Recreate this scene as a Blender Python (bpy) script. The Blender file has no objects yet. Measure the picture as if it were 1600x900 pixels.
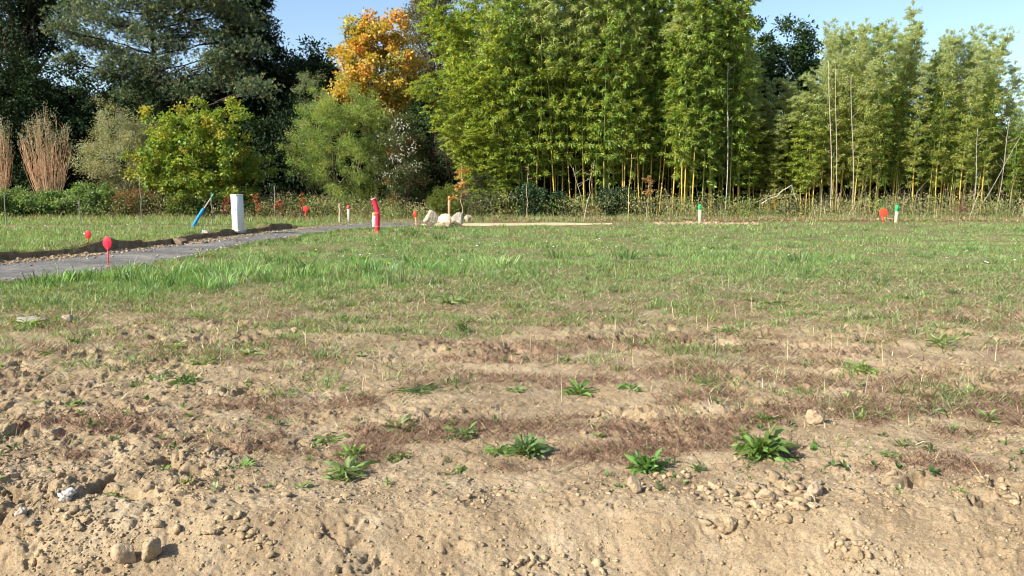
import bpy, math, random
import numpy as np
from mathutils import Vector

# ------------------------------------------------------------ camera, sky, sun, exposure
SC = bpy.context.scene
random.seed(5)
rng = np.random.default_rng(11)
F, CX, CY, CAMH = 1256.0, 800.0, 450.0, 1.6
TH = math.atan(160.0 / F)
cam_data = bpy.data.cameras.new("camera")
cam_data.sensor_width = 36.0
cam_data.lens = F / 1600.0 * 36.0
cam_data.clip_end = 3000.0
cam = bpy.data.objects.new("camera", cam_data)
SC.collection.objects.link(cam)
cam.location = (0, 0, CAMH)
cam.rotation_euler = (math.pi / 2 - TH, 0, 0)
SC.camera = cam

SUN_EL = math.radians(34.0)
SUN_BACK = math.radians(34.0)          # how far the sun stands behind the camera's left
sun_dir = Vector((-math.cos(SUN_EL) * math.cos(SUN_BACK), -math.cos(SUN_EL) * math.sin(SUN_BACK), math.sin(SUN_EL)))
world = bpy.data.worlds.new("World")
SC.world = world
world.use_nodes = True
wn = world.node_tree
sky = wn.nodes.new("ShaderNodeTexSky")
sky.sky_type = 'NISHITA'
sky.sun_disc = False
sky.sun_elevation = SUN_EL
sky.sun_rotation = math.atan2(sun_dir.x, sun_dir.y)
sky.air_density = 1.0
sky.dust_density = 1.0
sky.ozone_density = 2.5
wn.links.new(sky.outputs[0], wn.nodes["Background"].inputs[0])
wn.nodes["Background"].inputs[1].default_value = 0.115
sd = bpy.data.lights.new("sun", 'SUN')
sd.energy = 5.0
sd.angle = math.radians(0.5)
sd.color = (1.0, 0.95, 0.85)
sun = bpy.data.objects.new("sun", sd)
SC.collection.objects.link(sun)
sun.rotation_euler = sun_dir.to_track_quat('Z', 'Y').to_euler()
SC.view_settings.view_transform = 'Standard'
SC.view_settings.look = 'None'
SC.view_settings.gamma = 1.0
SC.view_settings.use_curve_mapping = False
SC.view_settings.exposure = 0.88
SC.cycles.pixel_filter_type = 'BLACKMAN_HARRIS'
SC.cycles.filter_width = 1.1
SC.cycles.max_bounces = 6
SC.cycles.diffuse_bounces = 3
SC.cycles.transmission_bounces = 4
SC.cycles.transparent_max_bounces = 8
SC.cycles.use_adaptive_sampling = True
SC.cycles.adaptive_threshold = 0.02

# ------------------------------------------------------------ pixel <-> world helpers
def pdir(px, py):
    dx = (px - CX) / F; dy = (CY - py) / F
    return np.array([dx, math.cos(TH) + dy * math.sin(TH), -math.sin(TH) + dy * math.cos(TH)])
def at(px, py, Y):
    d = pdir(px, py); t = Y / d[1]
    return np.array([d[0] * t, Y, CAMH + d[2] * t])
def xz(px, Y, py=335):
    return at(px, py, Y)[0]

# ------------------------------------------------------------ noise
_T = [np.random.default_rng(100 + k).random((256, 256)) for k in range(12)]
def vn(x, y, s=0):
    T = _T[s % 12]
    xi = np.floor(x).astype(int); yi = np.floor(y).astype(int)
    fx = x - xi; fy = y - yi
    fx = fx * fx * (3 - 2 * fx); fy = fy * fy * (3 - 2 * fy)
    a = T[xi % 256, yi % 256]; b = T[(xi + 1) % 256, yi % 256]
    c = T[xi % 256, (yi + 1) % 256]; d = T[(xi + 1) % 256, (yi + 1) % 256]
    return (a * (1 - fx) + b * fx) * (1 - fy) + (c * (1 - fx) + d * fx) * fy
def fbm(x, y, s=0, o=4):
    r = 0; a = 0.5; n = 0
    for k in range(o):
        r = r + a * vn(x * 2 ** k + 17.3 * k, y * 2 ** k + 5.1 * k, s + k); n += a; a *= 0.5
    return r / n
def cells(x, y, s, keep):
    """domes scattered on a jittered grid: embedded clods"""
    J = _T[s % 12]; J2 = _T[(s + 1) % 12]; J3 = _T[(s + 2) % 12]; J4 = _T[(s + 3) % 12]
    xi = np.floor(x).astype(int); yi = np.floor(y).astype(int)
    h = np.zeros_like(x)
    for ox in (-1, 0, 1):
        for oy in (-1, 0, 1):
            cx = xi + ox; cy = yi + oy
            jx = cx + J[cx % 256, cy % 256]; jy = cy + J2[cx % 256, cy % 256]
            r = 0.2 + 0.5 * J3[cx % 256, cy % 256] ** 2
            on = J4[cx % 256, cy % 256] < keep
            d2 = (x - jx) ** 2 + ((y - jy) * 1.15) ** 2
            h = np.maximum(h, np.where(on, np.sqrt(np.maximum(0, r * r - d2)), 0))
    return h
def sst(a, b, x):
    t = np.clip((x - a) / (b - a), 0, 1)
    return t * t * (3 - 2 * t)

# ------------------------------------------------------------ terrain
def flat(px, py):
    d = pdir(px, py); t = -CAMH / d[2]
    return d[0] * t, d[1] * t
_n = [flat(*p) for p in ((0, 441), (170, 424), (300, 400), (420, 375), (560, 357), (640, 353.5))]
_f = [flat(*p) for p in ((0, 413), (100, 404), (200, 393), (330, 377), (430, 363), (520, 353))]
PNY = np.array([2.0] + [p[1] for p in _n] + [34.6]); PNX = np.array([-10.5] + [p[0] for p in _n] + [_n[-1][0] + 0.6])
PFY = np.array([2.0] + [p[1] for p in _f] + [34.6]); PFX = np.array([-13.2] + [p[0] for p in _f] + [_f[-1][0] + 0.4])
def xR(y): return np.interp(y, PNY, PNX)
def xL(y): return np.interp(y, PFY, PFX)
def path_mask(x, y):
    e = 0.12 * (vn(x * 2.1, y * 2.1, 3) - 0.5)
    m = sst(-0.06, 0.06, x - xL(y) + e) * sst(-0.06, 0.06, xR(y) - x + e)
    return m * (1 - sst(34.3, 34.6, y))
def base_h(x, y, soft=False):
    crest = 3.95 + 0.75 * (fbm(x * 0.55, y * 0 + 3.3, 2, 2) - 0.5) + 0.22 * (fbm(x * 2.6, y * 0.8, 6, 3) - 0.5)
    d = np.clip(crest - y, 0, 30)
    z = -0.44 * (1 - np.exp(-(d ** 1.2) * 1.3)) + 0.02 * np.exp(-((y - crest - 0.12) / 0.14) ** 2)
    z = z + 0.10 * (fbm(x * 0.45, y * 0.45, 4, 3) - 0.5) * (1 - sst(12, 16, y) * 0.5)
    bank = bank_h(xL(y) - x + bank_w(y), y, soft)
    berm = 0.05 * sst(0.25, 0.6, xL(y) - x) * (1 - sst(0.6, 0.8, xL(y) - x)) * (1 - sst(30, 33, y)) * fbm(x * 2, y * 2, 6, 3)
    return z + bank + berm - 0.02
def bank_w(y): return 0.55 * (fbm(y * 0 + 3.1, y * 1.1, 5, 4) - 0.5) + 0.16 * (vn(y * 4, y * 0, 3) - 0.5) + 0.10 * (vn(y * 9, y * 0, 6) - 0.5)
def bank_h(sd_, y, soft=False):
    fade = 1 - sst(29, 32, y)
    fade = fade * (0.45 + 1.1 * fbm(y * 0 + 7, y * 0.9, 2, 3))
    if soft: return fade * (0.20 * sst(0.85, 1.35, sd_) - 0.06 * sst(0.35, 0.7, sd_) * (1 - sst(1.7, 2.1, sd_)))
    return 0.20 * sst(0.72, 0.77, sd_) * fade
def soilness(x, y):
    """1 where bare cloddy soil, 0 where covered"""
    return 1 - sst(0.40, 0.60, cover(x, y))
def cover(x, y):
    n = fbm(x * 0.55 + 4, y * 0.8, 7, 4)
    n2 = fbm(x * 2.2 + 4, y * 3.2, 2, 3)
    c = sst(4.6, 12.5, y - 0.5 * sst(-0.5, -3.5, x)) * 1.05 - 0.10 + 1.05 * (n - 0.5) + 0.7 * (n2 - 0.5)
    return np.where(y < 4.1, 0.0, np.clip(c, 0, 1))
def hgt(x, y, soft=False):
    x = np.asarray(x, float); y = np.asarray(y, float)
    z = base_h(x, y, soft)
    near = 1 - sst(9, 22, y)
    pm = path_mask(x, y)
    rough = (0.35 + 0.65 * soilness(x, y)) * near
    lump = fbm(x * 1.1, y * 1.1, 8, 3)
    patch = sst(0.46, 0.62, fbm(x * 0.9 + 9, y * 0.9, 9, 3))
    slope = sst(4.0, 3.8, y + 0.25 * (fbm(x * 1.5, y * 1.5, 3, 2) - 0.5)); lip = np.exp(-((y - 4.05) / 0.22) ** 2)
    patch = patch * (1 - 0.75 * slope) + 0.35 * lip * sst(0.42, 0.55, fbm(x * 2.1, y, 5, 3)) + slope * sst(0.585, 0.64, fbm(x * 1.9 + y * 1.2, y * 1.9, 11, 3)) * 0.8
    wx = x + 0.10 * (fbm(x * 9, y * 9, 5, 3) - 0.5); wy = y + 0.10 * (fbm(x * 9 + 40, y * 9 + 7, 6, 3) - 0.5)
    f = 0.050 * (fbm(x * 2.2, y * 2.2, 1, 3) - 0.5)
    f = f + 0.030 * (1 - 2 * np.abs(fbm(wx * 6, wy * 6, 3, 3) - 0.5) - 0.8) * (0.3 + patch)
    f = f + 0.032 * cells(wx * 9, wy * 9, 1, 0.22) * patch * sst(8.5, 5.5, y)
    f = f + 0.026 * cells(wx * 19, wy * 19, 4, 0.4) * (0.15 + 0.85 * patch)
    f = f + 0.018 * cells(x * 42 + wx * 8, y * 42 + wy * 8, 6, 0.6) * (0.25 + 0.75 * np.clip(patch, 0, 1))
    pit = sst(0.60, 0.68, fbm(wx * 5.5, wy * 6.5, 10, 3)) * patch
    f = f - 0.065 * pit * (1 - 0.6 * slope) - 0.030 * sst(0.63, 0.70, fbm(wx * 15, wy * 17, 4, 3)) * (0.3 + 0.7 * np.clip(patch, 0, 1)) + 0.010 * (vn(x * 60, y * 60, 2) - 0.5) + 0.022 * (1 - 0.5 * slope) * (fbm(wx * 14, wy * 14, 7, 3) - 0.5)
    f = f * rough + (1 - near) * 0.05 * (fbm(x * 1.2, y * 1.2, 1, 3) - 0.5)
    return (z + f) * (1 - pm) + pm * (-0.05)
def hg(x, y): return float(hgt(np.array([x]), np.array([y]))[0])
def gp(px, py):
    """first point where the ray through a photo pixel meets the ground"""
    d = pdir(px, py); t = np.concatenate([np.arange(2.0, 12, 0.004), np.arange(12, 70, 0.02)])
    x, y = d[0] * t, d[1] * t
    below = CAMH + d[2] * t < base_h(x, y)
    k = int(np.argmax(below)) if below.any() else len(t) - 1
    return float(x[k]), float(y[k])

# ------------------------------------------------------------ building blocks
COL = SC.collection
def mesh(name, V, tris=None, quads=None, col=None, mats=(), smooth=False):
    me = bpy.data.meshes.new(name)
    V = np.ascontiguousarray(V, dtype=np.float32)
    tris = np.zeros((0, 3), np.int32) if tris is None else np.asarray(tris, np.int32).reshape(-1, 3)
    quads = np.zeros((0, 4), np.int32) if quads is None else np.asarray(quads, np.int32).reshape(-1, 4)
    me.vertices.add(len(V)); me.vertices.foreach_set("co", V.ravel())
    li = np.concatenate([tris.ravel(), quads.ravel()])
    me.loops.add(len(li)); me.loops.foreach_set("vertex_index", li)
    n = len(tris) + len(quads)
    st = np.concatenate([np.arange(len(tris)) * 3, len(tris) * 3 + np.arange(len(quads)) * 4]).astype(np.int32)
    me.polygons.add(n); me.polygons.foreach_set("loop_start", st)
    if smooth: me.polygons.foreach_set("use_smooth", np.ones(n, bool))
    me.update(calc_edges=True)
    if col is not None:
        a = me.color_attributes.new("col", 'FLOAT_COLOR', 'POINT')
        c = np.ones((len(V), 4), np.float32); c[:, :3] = col
        a.data.foreach_set("color", c.ravel())
    for m in mats: me.materials.append(m)
    return me
def link(name, me, parent=None, loc=None, rz=0.0, scale=None):
    o = bpy.data.objects.new(name, me); COL.objects.link(o)
    if parent is not None: o.parent = parent
    if loc is not None: o.location = loc
    if rz: o.rotation_euler = (0, 0, rz)
    if scale is not None: o.scale = scale
    return o
def tag(o, label=None, cat=None, group=None, kind=None):
    if label: o["label"] = label
    if cat: o["category"] = cat
    if group: o["group"] = group
    if kind: o["kind"] = kind
    return o
def empty(name, loc, rz=0.0):
    o = link(name, None, None, loc, rz); o.empty_display_size = 0.3
    return o
def copy_tree(o, parent=None):
    c = o.copy(); COL.objects.link(c); c.parent = parent
    for ch in list(o.children): copy_tree(ch, c)
    return c
def unit(v):
    return v / (np.linalg.norm(v, axis=-1, keepdims=True) + 1e-9)
def rdir(n, r=rng): return unit(r.normal(size=(n, 3)))

def leaf_geo(P, D, N, L, W, col, fold=0.12, mid=0.42):
    n = len(P); D = unit(D); S = unit(np.cross(D, N)); N2 = np.cross(S, D)
    L = np.broadcast_to(np.asarray(L, float), (n,))[:, None]; W = np.broadcast_to(np.asarray(W, float), (n,))[:, None]
    V = np.empty((n, 4, 3))
    V[:, 0] = P; V[:, 2] = P + D * L
    V[:, 1] = P + D * L * mid + S * W * 0.5 + N2 * L * fold
    V[:, 3] = P + D * L * mid - S * W * 0.5 + N2 * L * fold
    Q = np.arange(n * 4).reshape(n, 4)
    return V.reshape(-1, 3), Q, np.repeat(col, 4, axis=0)
class Geo:
    def __init__(s): s.V = []; s.T = []; s.Q = []; s.C = []; s.n = 0
    def add(s, V, T=None, Q=None, C=None):
        V = np.asarray(V, float).reshape(-1, 3)
        if T is not None and len(T): s.T.append(np.asarray(T) + s.n)
        if Q is not None and len(Q): s.Q.append(np.asarray(Q) + s.n)
        C = np.ones((len(V), 3)) * 0.5 if C is None else np.broadcast_to(np.asarray(C, float), (len(V), 3))
        s.V.append(V); s.C.append(C); s.n += len(V); return s
    def tube(s, pts, rad, k=6, C=None, cap=True):
        pts = np.asarray(pts, float); m = len(pts)
        rad = np.broadcast_to(np.asarray(rad, float), (m,))
        t = unit(np.gradient(pts, axis=0))
        ref = np.array([0, 0, 1.0]) if abs(t[:, 2]).mean() < 0.8 else np.array([1.0, 0, 0])
        a = unit(np.cross(t, ref)); b = np.cross(t, a)
        ang = np.linspace(0, 2 * math.pi, k, endpoint=False)
        V = pts[:, None] + (a[:, None] * np.cos(ang)[None, :, None] + b[:, None] * np.sin(ang)[None, :, None]) * rad[:, None, None]
        i = np.arange(m - 1)[:, None] * k; j = np.arange(k)[None]
        Q = np.stack([i + j, i + (j + 1) % k, i + k + (j + 1) % k, i + k + j], -1).reshape(-1, 4)
        T = []
        V = V.reshape(-1, 3)
        if cap:
            V = np.vstack([V, pts[0], pts[-1]]); e = m * k
            T = [[e, (q + 1) % k, q] for q in range(k)] + [[e + 1, (m - 1) * k + q, (m - 1) * k + (q + 1) % k] for q in range(k)]
        if C is not None and np.ndim(C) == 2 and len(C) == m:
            C = np.vstack([np.repeat(C, k, axis=0)] + ([C[:1], C[-1:]] if cap else []))
        s.add(V, T, Q, C); return s
    def box(s, c, sz, C=None, bev=0.0, rot=0.0):
        c = np.array(c, float); h = np.array(sz, float) / 2
        b = min(bev, h.min() * 0.45)
        ring = []
        hx, hy, hz = h
        def rg(x, y, z, bb):
            return [[-x + bb, -y, z], [x - bb, -y, z], [x, -y + bb, z], [x, y - bb, z], [x - bb, y, z], [-x + bb, y, z], [-x, y - bb, z], [-x, -y + bb, z]]
        b = max(b, 1e-4)
        V = np.array(rg(hx - b, hy - b, -hz, b) + rg(hx, hy, -hz + b, b) + rg(hx, hy, hz - b, b) + rg(hx - b, hy - b, hz, b))
        if rot:
            cr, sr = math.cos(rot), math.sin(rot)
            V = np.stack([V[:, 0] * cr - V[:, 1] * sr, V[:, 0] * sr + V[:, 1] * cr, V[:, 2]], -1)
        Q = [[r * 8 + j, r * 8 + (j + 1) % 8, r * 8 + 8 + (j + 1) % 8, r * 8 + 8 + j] for r in range(3) for j in range(8)]
        n0 = len(V); V = np.vstack([V, [[0, 0, -hz], [0, 0, hz]]]) + c
        T = [[n0, (j + 1) % 8, j] for j in range(8)] + [[n0 + 1, 24 + j, 24 + (j + 1) % 8] for j in range(8)]
        s.add(V, T, Q, C); return s
    def mesh(s, name, mats, smooth=False):
        V = np.vstack(s.V); C = np.vstack(s.C)
        return mesh(name, V, np.vstack(s.T) if s.T else None, np.vstack(s.Q) if s.Q else None, C, mats, smooth)

# ------------------------------------------------------------ materials
def newmat(name):
    m = bpy.data.materials.new(name); m.use_nodes = True
    nt = m.node_tree; nt.nodes.clear()
    out = nt.nodes.new("ShaderNodeOutputMaterial")
    return m, nt, out
def leafmat(name, trans=0.35, rough=0.5, spec=0.35, tint=(1.25, 1.15, 0.55)):
    m, nt, out = newmat(name); N = nt.nodes.new; L = nt.links.new
    at_ = N("ShaderNodeAttribute"); at_.attribute_name = "col"
    b = N("ShaderNodeBsdfPrincipled"); b.inputs["Roughness"].default_value = rough
    b.inputs["Specular IOR Level"].default_value = spec
    L(at_.outputs["Color"], b.inputs["Base Color"])
    t = N("ShaderNodeBsdfTranslucent")
    mx = N("ShaderNodeMix"); mx.data_type = 'RGBA'; mx.blend_type = 'MULTIPLY'; mx.inputs[0].default_value = 1.0
    L(at_.outputs["Color"], mx.inputs[6]); mx.inputs[7].default_value = (*tint, 1)
    L(mx.outputs[2], t.inputs["Color"])
    ms = N("ShaderNodeMixShader"); ms.inputs[0].default_value = trans
    L(b.outputs[0], ms.inputs[1]); L(t.outputs[0], ms.inputs[2]); L(ms.outputs[0], out.inputs[0])
    return m
def attrmat(name, rough=0.8, spec=0.3, noise=0.25, nscale=30.0, bump=0.0, bscale=60.0):
    m, nt, out = newmat(name); N = nt.nodes.new; L = nt.links.new
    at_ = N("ShaderNodeAttribute"); at_.attribute_name = "col"
    tc = N("ShaderNodeTexCoord"); nz = N("ShaderNodeTexNoise"); nz.inputs["Scale"].default_value = nscale; nz.inputs["Detail"].default_value = 5
    L(tc.outputs["Object"], nz.inputs["Vector"])
    mr = N("ShaderNodeMapRange"); mr.inputs[1].default_value = 0.3; mr.inputs[2].default_value = 0.7
    mr.inputs[3].default_value = 1 - noise; mr.inputs[4].default_value = 1 + noise
    L(nz.outputs[0], mr.inputs[0])
    mx = N("ShaderNodeVectorMath"); mx.operation = 'SCALE'
    L(at_.outputs["Color"], mx.inputs[0]); L(mr.outputs[0], mx.inputs["Scale"])
    b = N("ShaderNodeBsdfPrincipled"); b.inputs["Roughness"].default_value = rough; b.inputs["Specular IOR Level"].default_value = spec
    L(mx.outputs[0], b.inputs["Base Color"])
    if bump:
        n2 = N("ShaderNodeTexNoise"); n2.inputs["Scale"].default_value = bscale; n2.inputs["Detail"].default_value = 6
        L(tc.outputs["Object"], n2.inputs["Vector"])
        bp = N("ShaderNodeBump"); bp.inputs["Strength"].default_value = 1.0; bp.inputs["Distance"].default_value = bump
        L(n2.outputs[0], bp.inputs["Height"]); L(bp.outputs[0], b.inputs["Normal"])
    L(b.outputs[0], out.inputs[0])
    return m
M_LEAF = leafmat("leaf", 0.45, 0.5)
M_BAMBOO = leafmat("bamboo_leaf", 0.48, 0.42, 0.5)
M_DARKLEAF = leafmat("dark_leaf", 0.15, 0.7, 0.1)
M_NEEDLE = leafmat("needle", 0.15, 0.55, 0.3)
M_GRASS = leafmat("grass_blade", 0.40, 0.5, 0.35)
M_STRAW = leafmat("straw", 0.20, 0.7, 0.2, (1.1, 1.0, 0.8))
M_BARK = attrmat("bark", 0.9, 0.2, 0.35, 18, 0.01, 40)
M_CULM = attrmat("culm", 0.35, 0.5, 0.2, 6)
M_ROCK = attrmat("rock", 0.9, 0.25, 0.22, 9, 0.02, 22)
M_STONE = attrmat("earth_stone", 0.95, 0.15, 0.22, 40, 0.008, 90)
M_WOOD = attrmat("wood", 0.75, 0.25, 0.2, 25)
M_PAINT = attrmat("paint", 0.55, 0.4, 0.07, 14)
M_PLASTIC = attrmat("plastic", 0.5, 0.4, 0.16, 14)

# ground shader: colours of soil, humus, dry red weed mats and far turf, weighted by a stored cover map
m, nt, out = newmat("soil"); N = nt.nodes.new; L = nt.links.new
tc = N("ShaderNodeTexCoord")
def noise(sc, det=6, rough=0.6, v=None):
    n = N("ShaderNodeTexNoise"); n.inputs["Scale"].default_value = sc; n.inputs["Detail"].default_value = det
    n.inputs["Roughness"].default_value = rough; L(v or tc.outputs["Object"], n.inputs["Vector"]); return n.outputs[0]
def ramp(f, stops):
    r = N("ShaderNodeValToRGB"); e = r.color_ramp.elements
    while len(e) < len(stops): e.new(0.5)
    for q, (p, c) in zip(e, stops): q.position = p; q.color = (*c, 1)
    L(f, r.inputs[0]); return r.outputs[0]
def mixc(f, a, b, mode='MIX'):
    x = N("ShaderNodeMix"); x.data_type = 'RGBA'; x.blend_type = mode
    if isinstance(f, float): x.inputs[0].default_value = f
    else: L(f, x.inputs[0])
    L(a, x.inputs[6]) if not isinstance(a, tuple) else setattr(x.inputs[6], 'default_value', (*a, 1))
    L(b, x.inputs[7]) if not isinstance(b, tuple) else setattr(x.inputs[7], 'default_value', (*b, 1))
    return x.outputs[2]
soil = ramp(noise(2.2, 8, 0.65), [(0.30, (0.265, 0.19, 0.112)), (0.50, (0.37, 0.278, 0.17)), (0.70, (0.46, 0.365, 0.242))])
speck = ramp(noise(95, 4, 0.7), [(0.33, (0.62, 0.55, 0.48)), (0.5, (1, 1, 1)), (0.68, (1.14, 1.12, 1.08))])
soil = mixc(1.0, soil, speck, 'MULTIPLY')
damp = ramp(noise(0.9, 6, 0.7), [(0.35, (0.74, 0.72, 0.70)), (0.52, (1, 1, 1)), (0.7, (1.10, 1.08, 1.03))])
soil = mixc(1.0, soil, damp, 'MULTIPLY')
ga = N("ShaderNodeAttribute"); ga.attribute_name = "col"
sep = N("ShaderNodeSeparateColor"); L(ga.outputs["Color"], sep.inputs[0])
turf = ramp(noise(3.2, 9, 0.75), [(0.3, (0.075, 0.065, 0.03)), (0.5, (0.15, 0.135, 0.06)), (0.68, (0.27, 0.225, 0.12))])
c = mixc(sep.outputs[0], soil, turf)
red = ramp(noise(40, 6, 0.75), [(0.35, (0.13, 0.062, 0.04)), (0.6, (0.29, 0.175, 0.11))])
c = mixc(sep.outputs[1], c, red)
brown = ramp(noise(6, 7, 0.7), [(0.3, (0.10, 0.065, 0.035)), (0.7, (0.33, 0.235, 0.14))])  # cut earth; brown lowered so the bank face's shade sits in the colour
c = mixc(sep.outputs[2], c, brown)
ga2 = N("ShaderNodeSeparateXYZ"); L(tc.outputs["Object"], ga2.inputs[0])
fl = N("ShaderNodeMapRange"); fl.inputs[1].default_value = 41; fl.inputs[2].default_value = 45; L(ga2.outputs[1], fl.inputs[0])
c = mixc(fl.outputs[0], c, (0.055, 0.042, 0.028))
b = N("ShaderNodeBsdfPrincipled"); b.inputs["Roughness"].default_value = 0.95; b.inputs["Specular IOR Level"].default_value = 0.1
L(c, b.inputs["Base Color"])
bp = N("ShaderNodeBump"); bp.inputs["Distance"].default_value = 0.012; bp.inputs["Strength"].default_value = 0.9
L(noise(70, 8, 0.75), bp.inputs["Height"]); L(bp.outputs[0], b.inputs["Normal"])
L(b.outputs[0], out.inputs[0])
M_SOIL = m

# ------------------------------------------------------------ the ground sheet
def redmat(x, y):
    n = 0.5 * fbm(x * 0.75 + 31, y * 2.1 + 7, 6, 4) + 0.5 * fbm(x * 2.4 + 3, y * 4.1 + 7, 2, 3)
    w = sst(4.1, 4.6, y) * (1 - sst(9.5, 13, y))
    return sst(0.50, 0.61, n + 0.05 * sst(-1, 3, x)) * w
ys = [2.55]
while ys[-1] < 62: ys.append(ys[-1] + max(0.0075, ys[-1] ** 2 / 2000.0))
ys = np.array([-300, -120, -50, -20, -8, -3, 0, 1.5, 2.2] + ys + [66, 75, 90, 120, 180, 300, 500, 900])
tt = np.linspace(-1, 1, 1400)
ext = np.array([1.01, 1.02, 1.035, 1.05, 1.07, 1.1, 1.14, 1.18, 1.25, 1.5, 2.0, 3.0, 5.0, 9.0, 20.0, 60.0])
tt = np.concatenate([-ext[::-1], tt, ext])
half = 0.69 * np.clip(ys, 2.5, 70) + 3.4
X = tt[None, :] * half[:, None]
X = np.where(np.abs(tt)[None, :] > 1.01, X * 1.0, X)
Yg = np.repeat(ys[:, None], len(tt), axis=1)
Z = hgt(X.ravel(), Yg.ravel(), True)
V = np.stack([X.ravel(), Yg.ravel(), Z], -1)
r_, c_ = len(ys), len(tt)
i = np.arange(r_ - 1)[:, None] * c_; j = np.arange(c_ - 1)[None]
Q = np.stack([i + j, i + j + 1, i + c_ + j + 1, i + c_ + j], -1).reshape(-1, 4)
gx, gy = X.ravel(), Yg.ravel()
cov = np.clip(cover(gx, gy) * 1.1 * sst(6, 15, gy), 0, 0.95)
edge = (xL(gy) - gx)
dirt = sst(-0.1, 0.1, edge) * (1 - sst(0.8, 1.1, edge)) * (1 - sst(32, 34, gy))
far_soil = sst(0.45, 0.55, fbm(gx * 0.5, gy * 1.2, 9, 3)) * sst(31, 32, gy) * (1 - sst(33.5, 36, gy)) * sst(5, 7, gx) * 0.9
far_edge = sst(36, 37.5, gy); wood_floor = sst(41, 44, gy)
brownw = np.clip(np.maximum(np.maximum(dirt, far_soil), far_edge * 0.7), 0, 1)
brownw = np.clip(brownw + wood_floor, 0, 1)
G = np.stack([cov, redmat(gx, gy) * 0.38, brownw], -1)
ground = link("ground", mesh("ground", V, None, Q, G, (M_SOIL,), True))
tag(ground, kind="structure")

# the cut edge of the lawn beside the path: a steep little bank
by = np.arange(2.0, 33.0, 0.05)
bs = np.array([0.25, 0.4, 0.5, 0.58, 0.64, 0.68, 0.70, 0.705, 0.71, 0.715, 0.72, 0.73, 0.76, 0.82, 0.9, 1.0, 1.1, 1.2, 1.32, 1.45, 1.6, 1.75, 1.9, 2.1])
BSg = np.repeat(bs[None], len(by), 0); BY = np.repeat(by[:, None], len(bs), 1)
BX = xL(BY) + bank_w(BY) - BSg
zt_ = np.array([0, 0, 0, 0, 0, 0.0, 0.08, 0.3, 0.55, 0.8, 0.95, 1, 1, 1, 1, 1, 1, 1, 1, 1, 1, 1, 1, 1.0])
lowz = base_h(BX, BY, True) + 0.0
BZ = (base_h(BX, BY) - bank_h(xL(BY) - BX + bank_w(BY), BY)) + 0.20 * zt_[None] * (1 - sst(29, 32, BY)) * (0.45 + 1.1 * fbm(BY * 0 + 7, BY * 0.9, 2, 3)) + 0.03 * (fbm(BX * 5, BY * 5, 2, 3) - 0.5)
BZ[:, 0] -= 0.05; BZ[:, -1] -= 0.12; BZ[-6:] -= 0.08
i = np.arange(len(by) - 1)[:, None] * len(bs); j = np.arange(len(bs) - 1)[None]
Q = np.stack([i + j, i + len(bs) + j, i + len(bs) + j + 1, i + j + 1], -1).reshape(-1, 4)
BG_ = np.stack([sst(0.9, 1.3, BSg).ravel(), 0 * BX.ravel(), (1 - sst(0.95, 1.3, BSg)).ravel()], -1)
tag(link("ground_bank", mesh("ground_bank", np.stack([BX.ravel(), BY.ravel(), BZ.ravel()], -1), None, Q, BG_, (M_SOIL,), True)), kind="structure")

# asphalt path and the sandy path beyond it
m, nt, out = newmat("asphalt"); N = nt.nodes.new; L = nt.links.new
tc = N("ShaderNodeTexCoord")
a1 = ramp(noise(0.8, 6, 0.6), [(0.3, (0.115, 0.108, 0.098)), (0.5, (0.18, 0.17, 0.155)), (0.72, (0.29, 0.26, 0.22))])
a2 = ramp(noise(28, 6, 0.8), [(0.35, (0.6, 0.6, 0.6)), (0.6, (1.2, 1.19, 1.17))])
a3 = ramp(noise(1.7, 8, 0.75), [(0.44, (1, 1, 1)), (0.50, (0.62, 0.6, 0.58)), (0.53, (1, 1, 1)), (0.66, (1.0, 1.0, 1.0)), (0.72, (1.5, 1.3, 1.0))])
a2 = mixc(1.0, a2, a3, 'MULTIPLY')
ac = mixc(1.0, a1, a2, 'MULTIPLY')
b = N("ShaderNodeBsdfPrincipled"); b.inputs["Roughness"].default_value = 0.9; b.inputs["Specular IOR Level"].default_value = 0.25
L(ac, b.inputs["Base Color"])
bp = N("ShaderNodeBump"); bp.inputs["Distance"].default_value = 0.004
L(noise(120, 4), bp.inputs["Height"]); L(bp.outputs[0], b.inputs["Normal"]); L(b.outputs[0], out.inputs[0])
M_ASPH = m
py_ = np.concatenate([np.arange(2, 34.4, 0.12), [34.5]])
tw = np.linspace(0, 1, 24)
e1 = 0.22 * (fbm(py_ * 1.9, py_ * 0 + 1, 1, 3) - 0.5) + 0.05; e2 = 0.42 * (fbm(py_ * 1.7, py_ * 0 + 9, 4, 3) - 0.5) - 0.02
PX = (xL(py_) + e1)[:, None] * (1 - tw) + (xR(py_) + e2)[:, None] * tw
PY = np.repeat(py_[:, None], 24, 1)
PZ = 0.004 + 0.03 * np.minimum(1, np.minimum(tw, 1 - tw) * 12)[None, :] ** 0.5 + 0.012 * (vn(PX * 0.9, PY * 0.9, 2) - 0.5)
PZ = PZ - 0.02
i = np.arange(len(py_) - 1)[:, None] * 24; j = np.arange(23)[None]
Q = np.stack([i + j, i + j + 1, i + 24 + j + 1, i + 24 + j], -1).reshape(-1, 4)
tag(link("path", mesh("path", np.stack([PX.ravel(), PY.ravel(), PZ.ravel()], -1), None, Q, None, (M_ASPH,), True)), kind="structure")

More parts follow.
